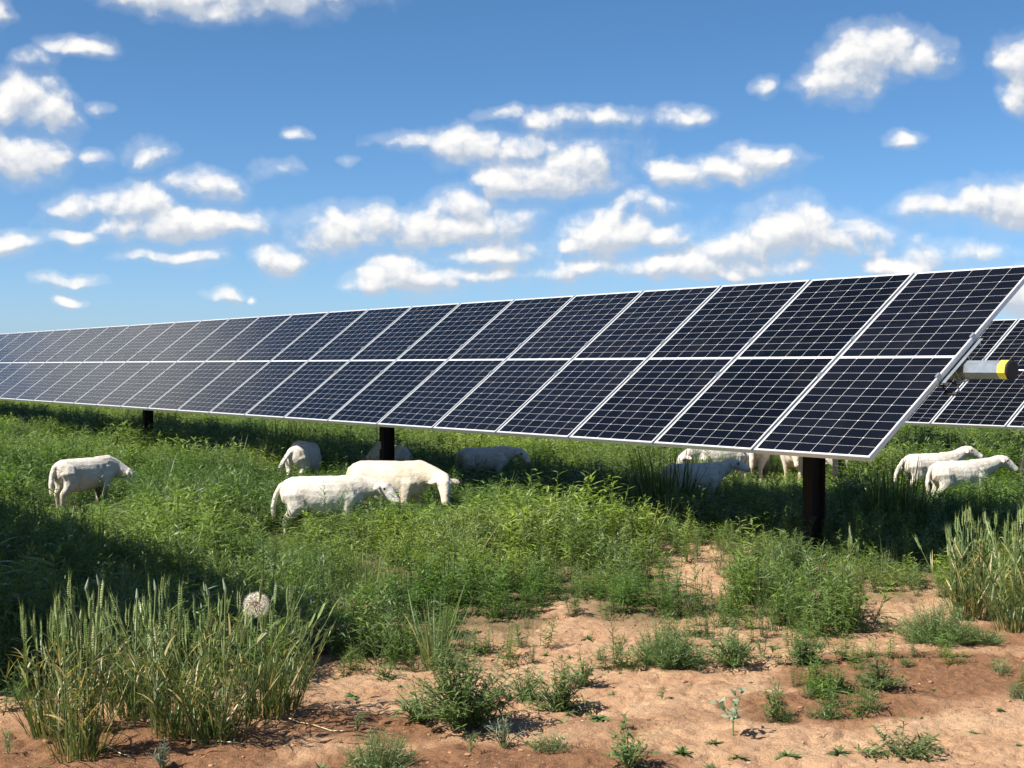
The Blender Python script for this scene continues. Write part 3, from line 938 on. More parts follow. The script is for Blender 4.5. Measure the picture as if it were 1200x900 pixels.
def plume_mb(h=0.38, stems=5, mb=None, mat=0):
    """finely divided feathery weed"""
    mb = mb or MB()
    for s in range(stems):
        a = rnd(0, 6.283); r = rnd(0, .05)
        p = Vector((math.cos(a) * r, math.sin(a) * r, 0)); le = rnd(.05, .45)
        d = Vector((math.cos(a) * le, math.sin(a) * le, 1)).normalized()
        H = h * rnd(.55, 1.05); n = int(H / .018); pts = [p.copy()]; ang = rnd(0, 6.28)
        for k in range(n):
            d = (d + Vector((rnd(-.06, .06), rnd(-.06, .06), .04))).normalized()
            p = p + d * (H / n); pts.append(p.copy()); t = (k + 1) / n
            for q in range(2):
                ang += 2.2
                el = .30 + .45 * t + rnd(-.3, .3)
                L = .078 * (1.05 - .55 * t) * rnd(.7, 1.2)
                ld = Vector((math.cos(ang) * math.cos(el), math.sin(ang) * math.cos(el), math.sin(el)))
                tt = .12 + .8 * t
                mb.blade(p, ld, L, .0068, droop=rnd(-.2, .6), seg=2, twist=rnd(-1, 1), mat=mat, tint=(tt * .7, tt))
        mb.tube([pts[0], pts[len(pts) // 2], pts[-1]], [.0026, .0018, .0007], 3, mat=mat, caps=False, tint=[.1, .3, .6])
    return mb


def tuft_mb(h=0.55, n=45, w=0.008, spread=0.06, lean=0.5, droop=1.0, mb=None, mat=0, straw=0.0, tint=(.15, .8)):
    """clump of grass blades"""
    mb = mb or MB()
    for i in range(n):
        a = rnd(0, 6.283); r = spread * math.sqrt(rnd(0, 1))
        le = lean * rnd(.05, 1)
        a2 = a + rnd(-.5, .5)
        d = (math.cos(a2) * le, math.sin(a2) * le, 1)
        t0 = tint[0]
        if random.random() < straw: t0 = -.6
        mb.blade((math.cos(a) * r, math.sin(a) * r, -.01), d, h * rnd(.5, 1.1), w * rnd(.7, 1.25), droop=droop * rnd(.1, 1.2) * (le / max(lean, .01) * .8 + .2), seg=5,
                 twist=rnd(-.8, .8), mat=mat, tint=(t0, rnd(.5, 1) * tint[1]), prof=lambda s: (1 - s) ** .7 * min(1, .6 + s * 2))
    return mb


def gn_cover(name, pts, variants, mats, label=None):
    """one stuff object: a cloud of points, each carrying one of the plant shapes"""
    P = np.array([p[:3] for p in pts], np.float32)
    me = bpy.data.meshes.new(name)
    me.vertices.add(len(P)); me.vertices.foreach_set('co', P.ravel())
    def attr(nm, typ, vals, key):
        at = me.attributes.new(nm, typ, 'POINT'); at.data.foreach_set(key, np.asarray(vals).ravel())
    attr('rotz', 'FLOAT', np.array([p[3] for p in pts], np.float32), 'value')
    attr('scl', 'FLOAT_VECTOR', np.array([(p[4], p[4], p[5]) for p in pts], np.float32), 'vector')
    attr('ptint', 'FLOAT', np.array([p[6] for p in pts], np.float32), 'value')
    attr('which', 'INT', np.array([p[7] for p in pts], np.int32), 'value')
    o = link(name, me)
    tag(o, label, kind='stuff')
    ng = bpy.data.node_groups.new(name, 'GeometryNodeTree')
    ng.interface.new_socket('Geometry', in_out='INPUT', socket_type='NodeSocketGeometry')
    ng.interface.new_socket('Geometry', in_out='OUTPUT', socket_type='NodeSocketGeometry')
    gi = ng.nodes.new('NodeGroupInput'); go = ng.nodes.new('NodeGroupOutput')
    L = ng.links.new
    jn = ng.nodes.new('GeometryNodeJoinGeometry')
    outs = []
    for i, vm in enumerate(variants):
        ob = bpy.data.objects.new(name + '_shape', vm)      # a shape to copy, never linked to the scene itself
        oi = ng.nodes.new('GeometryNodeObjectInfo'); oi.inputs['Object'].default_value = ob
        oi.inputs['As Instance'].default_value = False
        gti = ng.nodes.new('GeometryNodeGeometryToInstance')
        L(oi.outputs['Geometry'], gti.inputs[0]); outs.append(gti.outputs[0])
    for s in reversed(outs): L(s, jn.inputs[0])
    iop = ng.nodes.new('GeometryNodeInstanceOnPoints')
    m2p = ng.nodes.new('GeometryNodeMeshToPoints')
    L(gi.outputs[0], m2p.inputs[0]); L(m2p.outputs[0], iop.inputs['Points']); L(jn.outputs[0], iop.inputs['Instance'])
    iop.inputs['Pick Instance'].default_value = True
    def named(nm, typ):
        n = ng.nodes.new('GeometryNodeInputNamedAttribute'); n.data_type = typ; n.inputs[0].default_value = nm
        return n.outputs[0]
    L(named('which', 'INT'), iop.inputs['Instance Index'])
    cx = ng.nodes.new('ShaderNodeCombineXYZ'); L(named('rotz', 'FLOAT'), cx.inputs[2])
    er = ng.nodes.new('FunctionNodeEulerToRotation'); L(cx.outputs[0], er.inputs[0]); L(er.outputs[0], iop.inputs['Rotation'])
    L(named('scl', 'FLOAT_VECTOR'), iop.inputs['Scale'])
    L(iop.outputs[0], go.inputs[0])
    md = o.modifiers.new('cover', 'NODES'); md.node_group = ng
    return o


# ---- height limits that keep the sheep's visible parts clear: (px0, px1, depth, lowest visible photo row)
CLEAR = [(55, 90, 15.3, 597), (90, 150, 15.4, 592), (316, 345, 12.6, 633), (345, 400, 12.7, 602), (400, 465, 12.7, 592), (465, 505, 14.0, 588), (505, 545, 13.9, 596),
         (325, 380, 18.2, 560), (540, 620, 19.0, 552), (430, 482, 18.6, 545), (795, 868, 15.5, 566), (872, 908, 19.0, 562), (910, 948, 18.8, 566), (962, 976, 19, 560),
         (1052, 1090, 16.5, 580), (1088, 1125, 15.6, 578), (1120, 1190, 15.6, 566), (1186, 1215, 16.8, 545), (940, 974, 11.6, 640), (976, 990, 18.5, 566)]


def limit_height(x, y, z, h):
    px, py, d = proj(x, y, z)
    ptop = proj(x, y, z + h)[1]
    for (a, b, dd, lim) in CLEAR:
        if a - 14 < px < b + 14 and d < dd:
            lim2 = lim - (rnd(-6, 8) if random.random() < .78 else rnd(4, 18))
            # world height that projects to lim2 at this depth
            hz_ = (450 - lim2) / F * d - 0 * z
            zmax = CAMZ + ((450 - lim2) / F * CP - SP) * d / 1.0
            if z + h > zmax: h = max(0.04, zmax - z)
        elif a - 8 < px < b + 8 and d < dd + 0.4:
            h = min(h, 0.34)
    return h


# ---- the cover itself
def build_cover():
    V = []
    for i in range(6): V.append(weed_mb(h=.36, stems=random.choice((5, 6, 7)), leaf=.080, lw=.0170, per=.015, spread=.09, lean=.7).mesh('weed', [M['weed'], M['weed']]))
    for i in range(5): V.append(plume_mb(h=.36, stems=random.choice((5, 6, 7))).mesh('plume', [M['weed_fine']]))
    for i in range(4): V.append(tuft_mb(h=.40, n=28, w=.006, spread=.07, lean=.55, droop=1.0).mesh('tuft', [M['tallgrass']]))
    for i in range(3): V.append(weed_mb(h=.36, stems=4, leaf=.105, lw=.024, per=.020, spread=.08, lean=.5).mesh('broad', [M['weed'], M['weed']]))
    pts = []
    bands = [(6.2, 10.5, 78), (10.5, 14, 54), (14, 20, 38), (20, 30, 23), (30, 48, 12), (48, 85, 4.5)]
    for (d0, d1, dens) in bands:
        wid = 0.348 * d1 * 1.25 + 2.5
        n = int((d1 - d0) * 2 * wid * dens)
        xs = RNG.uniform(-wid, wid, n); ys = RNG.uniform(d0, d1, n)
        px, py, _ = proj(xs, ys, 0.0)
        b = bareness(px, py) + (fbm(xs * 2.3, ys * 2.3, 5, 3) - .5) * 40 - 9
        loose = (b < 95) & (b >= 0) & (fbm(xs * 1.9 + 5, ys * 2.6, 97, 3) > .54 + b / 900) & (RNG.random(n) < .55) & (ys < 12) & (px > 330)
        keep = ((b < 0) | loose) & (px > -420) & (px < 1620)
        # gaps
        gap = fbm(xs * 1.6, ys * 1.6, 9, 3)
        keep &= ~((gap > .66) & (ys < 11) & (b > -45))
        xs, ys, b, px, py = xs[keep], ys[keep], b[keep], px[keep], py[keep]
        zs = gh(xs, ys)
        hn = fbm(xs * .8, ys * .8, 31, 3); tn = fbm(xs * .35, ys * .35, 61, 3); kn = fbm(xs * .55 + 9, ys * .55, 71, 3)
        al, pe = rc(xs, ys)
        for i in range(len(xs)):
            s = (0.20 + 1.36 * hn[i]) * rnd(.62, 1.15) * (rnd(1.25, 1.6) if random.random() < .09 else 1.0)
            e = min(1.0, 0.50 + max(0.0, -b[i]) / 60.0)          # lower towards the bare edge
            s *= e
            if b[i] > 0: s = rnd(.22, .5)
            s *= 1.0 + .32 * min(1.0, max(0.0, (ys[i] - 11.5) / 5))
            if ys[i] > 30: s *= 1.08
            if ys[i] > 48: s *= 1.25
            u = random.random(); k = kn[i]
            if u < .02 + .10 * (k > .56): w = random.randint(11, 14)
            elif u < .62 - 1.6 * (k - .5): w = random.randint(0, 5)
            elif u < .95: w = random.randint(6, 10)
            else: w = random.randint(15, 17)
            h = .36 * s * (1.0 if w < 11 or w > 14 else 1.15)
            h2 = limit_height(xs[i], ys[i], zs[i], min(h, .60))
            sz = h2 / .36
            sxy = max(0.45, s) * (1.2 if ys[i] > 20 else 1.0)
            if h2 < h: sxy = max(.4, min(sxy, sz * 1.6))
            t = np.clip((tn[i] - .5) * 2.2 + .5 + rnd(-.25, .25) + (0.18 if pe[i] > 3 else 0), 0, 1)
            pts.append((xs[i], ys[i], zs[i] - .01, rnd(0, 6.283), sxy, sz, float(t), w))
    print('cover plants', len(pts))
    gn_cover('weed_cover', pts, V, None)


build_cover()


# ------------------------------------------------------------------ plants that stand on their own
def dep(px, py):
    x, y = gnd(px, py)
    return x, y, gh1(x, y)


def wheat_stalk(h, lean, curl):
    """one stem with its leaves; returns mesh, tip, tip direction"""
    b = MB()
    p = Vector((0, 0, -.01)); d = Vector((lean, 0, 1)).normalized(); pts = [p.copy()]
    n = 6
    for k in range(n):
        d = (d + Vector((curl / n + rnd(-.015, .015), rnd(-.02, .02), 0))).normalized()
        p = p + d * (h / n); pts.append(p.copy())
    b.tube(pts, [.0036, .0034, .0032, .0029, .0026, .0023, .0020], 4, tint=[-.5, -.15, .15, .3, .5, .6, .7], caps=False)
    for k in (1, 2, 2, 3, 3, 4, 4, 5):
        if random.random() < .12: continue
        a = rnd(0, 6.283); q = pts[k]
        e = rnd(.75, 1.4)
        ld = Vector((math.cos(a) * math.cos(e), math.sin(a) * math.cos(e), math.sin(e)))
        low = k <= 1
        b.blade(q, ld, rnd(.11, .22), rnd(.008, .013), droop=rnd(.0, 1.2), seg=5, twist=rnd(-1, 1),
                tint=((-.6, -.4) if low and random.random() < .6 else (.25, rnd(.6, 1))), prof=lambda s: (1 - s) ** .6 * min(1, .7 + s))
    return b.mesh('stalk', M['wheat']), pts[-1], d


def wheat_ear(L=.085):
    b = MB(); n = 10
    for i in range(n):
        z = L * i / n
        for s in (-1, 1):
            r = .0060 * math.sin(math.pi * (0.18 + .75 * i / n)) + .0018
            c = Vector((s * r * .9, rnd(-.0008, .0008), z + .004 * (s + 1)))
            hgt = L / n * 1.25
            vs = [c + Vector((0, 0, -hgt * .6)), c + Vector((r, 0, 0)), c + Vector((0, r * .9, 0)), c + Vector((-r, 0, 0)), c + Vector((0, -r * .9, 0)), c + Vector((s * r * .5, 0, hgt * .95))]
            b.add(vs, [(0, 2, 1), (0, 3, 2), (0, 4, 3), (0, 1, 4), (5, 1, 2), (5, 2, 3), (5, 3, 4), (5, 4, 1)], 0, rnd(.3, .9))
            if i > 1:
                b.blade(c + Vector((0, 0, hgt * .5)), (s * rnd(.05, .22), rnd(-.16, .16), 1), rnd(.045, .08), .0011, droop=rnd(-.1, .1), seg=2, twist=rnd(0, 3), tint=(.7, 1.0), prof=lambda s: 1 - s * .7)
    return b.mesh('ear', M['ear'])


EARS = [wheat_ear(rnd(.085, .115)) for _ in range(5)]
STALKS = [wheat_stalk(.62 * rnd(.74, 1.10), rnd(.02, .14), rnd(-.05, .08)) for _ in range(16)]
LEANERS = [wheat_stalk(.58 * rnd(.85, 1.1), rnd(.28, .55), rnd(.0, .22)) for _ in range(8)]
WHEAT_FOLIAGE = [tuft_mb(h=.38, n=50, w=.008, spread=.09, lean=.6, droop=.9, straw=.20, tint=(.1, .9)).mesh('foliage', M['wheat']) for _ in range(4)]


def wheat(px, py, hpx, n, fan, label, spread=.09, ears=1.0, leafy=1.0):
    x, y, z = dep(px, py)
    root = empty('wheat_tuft', (x, y, z), rnd(0, 6.28))
    tag(root, label, 'wheat', 'wheat tufts going to ear')
    s0 = hpx / F * y / .72
    for k in range(n):
        me, tip, d = random.choice(LEANERS if random.random() < fan else STALKS)
        a = rnd(0, 6.283); r = spread * math.sqrt(random.random())
        sc = s0 * rnd(.78, 1.06)
        o = link('stalk', me, root, (r * math.cos(a), r * math.sin(a), 0), (0, 0, a + rnd(-.5, .5)), (sc, sc, sc))
        if random.random() < ears:
            e = link('ear', random.choice(EARS), o, tip, d.to_track_quat('Z', 'Y').to_euler())
    for k in range(2):
        link('foliage', random.choice(WHEAT_FOLIAGE), root, (rnd(-.04, .04), rnd(-.04, .04), 0), (0, 0, rnd(0, 6)), (s0 * leafy,) * 3)
    return root


wheat(62, 858, 172, 24, .06, 'leftmost wheat tuft with yellowing base, in the foreground', .10)
wheat(92, 884, 190, 28, .06, 'wheat tuft standing nearest the camera, bound tight with a straw coloured foot', .07)
wheat(150, 838, 160, 22, .2, 'thin wheat tuft between the nearest tuft and the wide leaning one')
wheat(210, 858, 180, 30, .5, 'wide leaning wheat tuft in the middle of the left foreground clump', .13)
wheat(255, 862, 176, 28, .45, 'bushy leaning wheat tuft with fallen leaves round its foot', .12)
wheat(308, 838, 165, 24, .35, 'wheat tuft on the right of the foreground clump, leaning under the seed puff', .10)
wheat(336, 828, 128, 10, .7, 'short wheat tuft leaning out to the right of the foreground clump', .08)
wheat(178, 822, 140, 22, .3, 'wheat tuft at the back of the foreground clump by the tall buds', .1)
wheat(1130, 724, 134, 34, .2, 'wheat tuft standing at right edge of the bare soil with pale upright ears', .10, .9)
wheat(1192, 738, 150, 32, .25, 'wheat tuft at the right edge of the picture with yellow foot', .10, .9)
wheat(1165, 690, 100, 16, .3, 'wheat tuft behind the two large tufts at the right edge', .12, .9)
wheat(1208, 672, 90, 14, .3, 'small wheat tuft farthest right, behind the others', .10, .9)
wheat(985, 694, 84, 7, .2, 'sparse wheat tuft in front of the nearest post with a few upright ears', .14, .8, .8)


# goatsbeard: a seed puff and closed buds
def puff_mesh(R):
    b = MB()
    n = 105
    for i in range(n):
        zz = 1 - 2 * (i + .5) / n
        a = i * 2.39996; rr = math.sqrt(1 - zz * zz)
        d = Vector((rr * math.cos(a), rr * math.sin(a), zz))
        if d.z < -.93: continue
        b.tube([d * .010, d * (R * .72)], [.0006, .0005], 3, mat=0, caps=False)
        b.tube([d * .008, d * (R * .36)], [.0016, .0011], 3, mat=1, caps=False)
        s = d.orthogonal().normalized(); u = d.cross(s)
        for k in range(10):
            w = k / 10 * 6.283 + rnd(-.2, .2)
            t = (d * .45 + (s * math.cos(w) + u * math.sin(w)) * .9).normalized()
            b.blade(d * (R * .72), t, R * rnd(.34, .46), .0008, droop=-.25, seg=2, twist=rnd(0, 3), prof=lambda s: 1 - s * .6)
    b.tube([(0, 0, -.012), (0, 0, 0), (0, 0, .008)], [.006, .010, .006], 8, mat=1)
    return b.mesh('seed_head', [M['puff'], M['seed']])


def goatsbeard(px, py, top, label, kind, lean=0.0):
    x, y, z = dep(px, py)
    root = empty('goatsbeard', (x, y, z))
    tag(root, label, 'wild flower', 'goatsbeard plants in the wheat')
    dx = lean / F * y; H = (py - top) / F * y
    b = MB(); pts = [(0, 0, -.01), (dx * .15, 0, H * .35), (dx * .5, .01, H * .7), (dx, .015, H)]
    b.tube(pts, [.0042, .0038, .0034, .0040], 6, tint=[.2, .4, .6, .8])
    for q in range(4):
        a = rnd(0, 6.28); t = rnd(.1, .6)
        b.blade((dx * t * t, 0, H * t), (math.cos(a) * .5, math.sin(a) * .5, 1), rnd(.15, .26), .007, droop=rnd(.2, 1.1), seg=5, twist=rnd(-.5, .5), tint=(.3, .7))
    link('stem', b.mesh('stem', M['stem']), root)
    if kind == 'puff':
        link('seed_head', puff_mesh(.062), root, (dx, .015, H + .012))
    else:
        k = MB(); L = rnd(.044, .056)
        k.tube([(0, 0, -.006), (0, 0, .008), (0, 0, L * .4), (0, 0, L * .75), (0, 0, L)], [.0035, .0072, .0060, .0036, .0012], 8, tint=[.4, .6, .7, .85, 1])
        for q in range(7):
            a = q / 7 * 6.283
            k.blade((.0068 * math.cos(a), .0068 * math.sin(a), .005), (-.13 * math.cos(a), -.13 * math.sin(a), 1), L * rnd(.85, 1.1), .005, droop=0, seg=3, twist=0, tint=(.5, 1.0))
        link('bud', k.mesh('bud', M['pale']), root, (dx, .015, H - .005), (rnd(-.3, .3), rnd(-.3, .3), 0))
    return root


goatsbeard(262, 852, 704, 'goatsbeard with a large round white seed puff standing over the foreground wheat', 'puff', 38)
goatsbeard(122, 850, 690, 'tall goatsbeard with closed pale bud leaning left, leftmost of the buds', 'bud', -22)
goatsbeard(112, 856, 684, 'tallest goatsbeard with closed pale bud next to the leftmost bud', 'bud', 4)
goatsbeard(108, 848, 700, 'shorter goatsbeard with closed bud between the two tallest buds', 'bud', 0)
goatsbeard(158, 850, 700, 'goatsbeard with a pinkish closed bud behind the middle of the wheat clump', 'bud', 2)
goatsbeard(178, 846, 688, 'goatsbeard with slim upright bud left of the wide leaning wheat tuft', 'bud', 4)
goatsbeard(246, 850, 692, 'goatsbeard with slim pale bud halfway between the wide tuft and the puff', 'bud', -2)
goatsbeard(262, 846, 688, 'goatsbeard with slim pale bud just left of the round seed puff', 'bud', 2)


# grass tussocks
def tussock(px, py, hpx, n, label, w=.009, spread=.10, lean=.45, droop=.8, mat='grass', straw=.0, tint=(.15, .8), group='grass tussocks in the field', heads=0):
    x, y, z = dep(px, py)
    h = hpx / F * y
    root = empty('grass_tussock', (x, y, z))
    tag(root, label, 'grass', group)
    link('foliage', tuft_mb(h=h, n=n, w=w, spread=spread, lean=lean, droop=droop, straw=straw, tint=tint).mesh('foliage', M[mat]), root)
    for k in range(heads):
        me, tip, d = random.choice(STALKS)
        sc = h / .66 * rnd(.9, 1.1)
        o = link('stalk', me, root, (rnd(-spread, spread), rnd(-spread, spread), 0), (0, 0, rnd(0, 6)), (sc,) * 3)
        link('ear', random.choice(EARS), o, tip, d.to_track_quat('Z', 'Y').to_euler())
    return root


tussock(72, 652, 84, 90, 'dark grass tussock in the shade in front of the lone sheep at far left', .017, .30, .25, .5)
tussock(118, 625, 62, 26, 'thin arching grass blades in front of the lone sheep at far left', .010, .2, .5, .7)
tussock(334, 554, 66, 110, 'dark grass tussock left of the sheep seen from behind', .024, .30, .3, .4)
tussock(374, 550, 46, 100, 'low dark tussock right of the sheep seen from behind', .016, .35, .3, .4)
tussock(780, 606, 88, 130, 'dark grass tussock in shade hiding the rump of a shaded sheep', .022, .26, .30, .5)
tussock(1052, 630, 98, 130, 'tall dark tussock right of the nearest post, in panel shade', .020, .24, .22, .4)
tussock(1026, 615, 82, 110, 'tall yellow green grass standing between the nearest post and the dark tussock', .011, .30, .22, .5, tint=(.4, 1.1))
tussock(424, 704, 98, 46, 'tall broad bladed grass tuft at the lower left of the weeds', .009, .09, .35, .9, 'wheat', .1)
tussock(512, 776, 104, 70, 'broad bladed grass tuft with bright yellow base at edge of bare soil', .008, .07, .55, 1.0, 'wheat', .16)
tussock(545, 662, 74, 36, 'grass tuft with pale bent blades amid the weeds in the middle', .009, .10, .5, 1.4, 'grass', .15)
tussock(757, 640, 64, 18, 'sparse bleached grass blades at the shade edge', .007, .08, .55, .3, 'straw')
tussock(862, 640, 48, 16, 'thin grass stems in the shade left of the nearest post', .007, .08, .2, .3)
tussock(634, 618, 62, 22, 'grass with bleached tips in front of the shadow, right of the sheep', .008, .12, .5, .6, 'grass', .3)
tussock(1100, 622, 60, 40, 'dark tussock in front of the two sheep at right', .012, .25, .4, .6)
tussock(515, 520, 34, 50, 'dark tussock under the panels right of the second steel post', .020, .35, .3, .4)
tussock(655, 552, 40, 40, 'reddish brown dock stems beyond the shadow in the middle', .014, .25, .25, .4, 'grass', .4)
tussock(955, 690, 60, 30, 'green tuft with arching blades below the nearest post', .009, .10, .6, 1.2, 'wheat', .08)
tussock(1040, 668, 54, 22, 'loose pale grass right of the sparse wheat tuft', .008, .12, .6, .9, 'wheat', .25)
tussock(448, 640, 70, 40, 'upright grass in front of the nearest sheep and below its chest', .008, .14, .4, .8)


# weeds on the bare soil ---------------------------------------------------
def rosette(n, L, w, mb, mat=0, up=(.1, .9), tint=(.3, .9), base=(0, 0, 0), seg=3):
    for i in range(n):
        a = i * 2.399 + rnd(-.3, .3); e = rnd(*up)
        mb.blade(base, (math.cos(a) * math.cos(e), math.sin(a) * math.cos(e), math.sin(e)), L * rnd(.6, 1.1), w * rnd(.8, 1.2), droop=rnd(.2, .9), seg=seg, twist=rnd(-.4, .4), mat=mat, tint=tint,
                 prof=lambda s: math.sin(math.pi * min(1, .12 + s * .88)) ** .7 + .05)


def weed_shape(kind, W, H):
    """foliage and stem meshes for a weed W wide and H high"""
    f, s = MB(), MB()
    mat = 'herb'
    if kind == 'bush':
        nb = max(16, int(W * H / .0017))
        for k in range(nb):
            a = rnd(0, 6.283); r = W * .46 * math.sqrt(random.random())
            hh = H * (1.0 - .75 * (r / (W * .5 + 1e-6)) ** 1.7) * rnd(.35, 1.05)
            tip = Vector((math.cos(a) * r, math.sin(a) * r, hh))
            pts = [Vector((0, 0, -.01)), tip * .5 + Vector((0, 0, hh * .08)), tip]
            s.tube(pts, [.0028, .0020, .0008], 4, tint=[.2, .4, .6], caps=False)
            m = max(6, int(tip.length / .012)); ang = rnd(0, 6)
            for q in range(m):
                t = .22 + .78 * (q + 1) / m
                p = pts[0].lerp(pts[1], t * 2) if t < .5 else pts[1].lerp(pts[2], t * 2 - 1)
                ang += 2.4; e = rnd(-.1, .9)
                f.blade(p, (math.cos(ang) * math.cos(e), math.sin(ang) * math.cos(e), math.sin(e)), rnd(.026, .052), rnd(.008, .014), droop=rnd(.1, .9), seg=2, twist=rnd(-.5, .5), tint=(.15 + .5 * t, .35 + .6 * t))
    elif kind == 'feather':
        nb = max(16, int(W * W / .0011))
        for k in range(nb):
            a = rnd(0, 6.283); r = W * .46 * math.sqrt(random.random())
            hh = H * (1.0 - .85 * (r / (W * .5)) ** 2) * rnd(.4, 1.05)
            tip = Vector((math.cos(a) * r, math.sin(a) * r, hh)); b0 = Vector((tip.x * .45 + rnd(-.02, .02), tip.y * .45 + rnd(-.02, .02), -.005))
            s.tube([b0, tip], [.0016, .0006], 3, tint=[.3, .6], caps=False)
            m = max(8, int((tip - b0).length / .0065)); ang = rnd(0, 6)
            for q in range(m):
                t = (q + 1) / m; p = b0.lerp(tip, t); ang += 2.4; e = rnd(.1, 1.0)
                f.blade(p, (math.cos(ang) * math.cos(e), math.sin(ang) * math.cos(e), math.sin(e)), rnd(.018, .038), .0042, droop=rnd(0, .5), seg=2, twist=rnd(-1, 1), tint=(.2 + .4 * t, .4 + .6 * t))
    elif kind == 'thistle':
        mat = 'silver'
        for k in range(16):
            a = rnd(0, 6.283); le = rnd(.1, 1.0)
            d = Vector((math.cos(a) * le * W * .42, math.sin(a) * le * W * .42, H * rnd(.55, 1.0) * (1.1 - .5 * le)))
            s.tube([(0, 0, -.01), d * .5 + Vector((0, 0, H * .05)), d], [.003, .0022, .001], 4, tint=[.4, .6, .8], caps=False)
            ang = rnd(0, 6)
            for q in range(11):
                t = .25 + .75 * (q + 1) / 11; ang += 2.4; e = rnd(.1, 1.0)
                f.blade(d * t, (math.cos(ang) * math.cos(e), math.sin(ang) * math.cos(e), math.sin(e)), rnd(.022, .040), rnd(.004, .007), droop=rnd(-.3, .6), seg=2, twist=rnd(-.8, .8), tint=(.3, rnd(.6, 1)))
    elif kind == 'flat':
        rosette(12, W * .5, max(.007, W * .10), f, up=(.0, .5)); rosette(8, W * .3, max(.006, W * .08), f, up=(.5, 1.2))
        s.tube([(0, 0, -.01), (0, 0, H * .2)], [.003, .002], 4)
    elif kind == 'sprig':
        for k in range(3):
            a = rnd(0, 6.28); le = rnd(0, .5); tip = Vector((math.cos(a) * le * H, math.sin(a) * le * H, H * rnd(.6, 1)))
            s.tube([(0, 0, -.01), tip], [.0022, .0008], 4, tint=[.3, .6], caps=False)
            m = max(6, int(H / .007)); ang = rnd(0, 6)
            for q in range(m):
                t = .1 + .9 * (q + 1) / m; ang += 2.4; e = rnd(.1, 1.1)
                f.blade(tip * t, (math.cos(ang) * math.cos(e), math.sin(ang) * math.cos(e), math.sin(e)), W * rnd(.25, .45), rnd(.005, .009), droop=rnd(.1, .8), seg=2, twist=rnd(-.5, .5), tint=(.2 + .4 * t, .4 + .6 * t))
    elif kind == 'seedling':
        mat = 'pale'
        for k in range(4):
            a = k * 1.7 + .4; le = .25 + .1 * k; tip = Vector((math.cos(a) * le * H * .8, math.sin(a) * le * H * .8, H * (1 - .13 * k)))
            s.tube([(0, 0, -.01), Vector((0, 0, H * .3)), tip], [.004, .0032, .0014], 5, tint=[.9, .9, .6], caps=False)
            for q in range(8):
                t = .35 + .65 * (q + 1) / 8; ang = q * 2.4 + k; e = rnd(.0, .9); p = Vector((0, 0, H * .3)).lerp(tip, (t - .35) / .65)
                f.blade(p, (math.cos(ang) * math.cos(e), math.sin(ang) * math.cos(e), math.sin(e)), rnd(.028, .045), rnd(.016, .024), droop=rnd(-.2, .5), seg=3, twist=rnd(-.5, .5), tint=(.3, 1),
                        prof=lambda s: math.sin(math.pi * min(1, .15 + s * .85)) ** .6)
    return f.mesh('foliage', M[mat]), s.mesh('stem', M['stem'])


def soil_weed(px, py, kind, wpx, hpx, label, group='weeds on the bare soil'):
    x, y, z = dep(px, py)
    k = 1.3 if kind == 'bush' else 1.15
    W, H = wpx / F * y * k, hpx / F * y * (1.12 if kind == 'bush' else 1.0)
    root = empty('weed', (x, y, z), rnd(0, 6))
    tag(root, label, 'weed', group)
    f, s = weed_shape(kind, W, H)
    link('foliage', f, root); link('stem', s, root)
    return root


soil_weed(545, 850, 'bush', 118, 112, 'large bushy weed, biggest plant on the bare soil in the middle')
soil_weed(492, 838, 'bush', 60, 52, 'bushy weed touching the left of the large bushy one')
soil_weed(590, 868, 'thistle', 54, 40, 'pale spiny thistle rosette at the foot of the large bushy weed')
soil_weed(612, 812, 'bush', 60, 48, 'leafy weed at the right shoulder of the large bushy one')
soil_weed(655, 826, 'bush', 74, 62, 'second bushy weed, to the right of the large one')
soil_weed(684, 800, 'bush', 46, 40, 'small bushy weed on the upper right of the second bushy one')
soil_weed(444, 894, 'feather', 96, 52, 'mound of fine feathery green at the bottom edge left of the middle')
soil_weed(418, 852, 'sprig', 30, 22, 'small green sprig above the feathery mound')
soil_weed(550, 878, 'sprig', 26, 24, 'small yellowish sprig below the large bushy weed')
soil_weed(645, 873, 'feather', 58, 24, 'low thin feathery patch right of the pale thistle')
soil_weed(720, 774, 'sprig', 44, 46, 'wispy open weed alone on sunlit soil above the middle')
soil_weed(782, 780, 'feather', 96, 58, 'wide feathery mound on the soil right of the middle')
soil_weed(858, 778, 'bush', 66, 50, 'dark leafy weed right of the wide feathery mound')
soil_weed(893, 770, 'sprig', 30, 26, 'thin weed touching the dark leafy one on its right')
soil_weed(946, 778, 'bush', 52, 44, 'leafy weed hanging from the green edge above the damp soil')
soil_weed(737, 898, 'bush', 60, 52, 'upright grey green weed at the bottom edge of the picture in the middle')
soil_weed(660, 843, 'flat', 34, 14, 'flat pale rosette left of a similar rosette')
soil_weed(700, 841, 'flat', 36, 12, 'flat pale rosette right of a similar rosette')
soil_weed(728, 851, 'sprig', 22, 20, 'little upright dark sprig between the rosette and bare soil')
soil_weed(800, 880, 'flat', 44, 26, 'spiky green clump near the bottom, left of the seedling')
soil_weed(836, 870, 'flat', 32, 24, 'round green clump directly left below the seedling')
soil_weed(864, 886, 'flat', 30, 14, 'low sprig below the seedling')
soil_weed(836, 899, 'flat', 46, 14, 'flat leafy weed cut by the bottom edge below the seedling')
soil_weed(859, 860, 'seedling', 48, 56, 'pale broad leaved seedling with yellow stem throwing a dark shadow')
soil_weed(909, 836, 'bush', 32, 44, 'narrow upright leafy weed right of the pale seedling')
soil_weed(985, 808, 'bush', 32, 26, 'small leafy weed at the left end of the damp strip')
soil_weed(958, 817, 'feather', 44, 16, 'low feathery patch left of the damp strip')
soil_weed(966, 838, 'feather', 46, 20, 'low feathery patch under another, left of the damp strip')
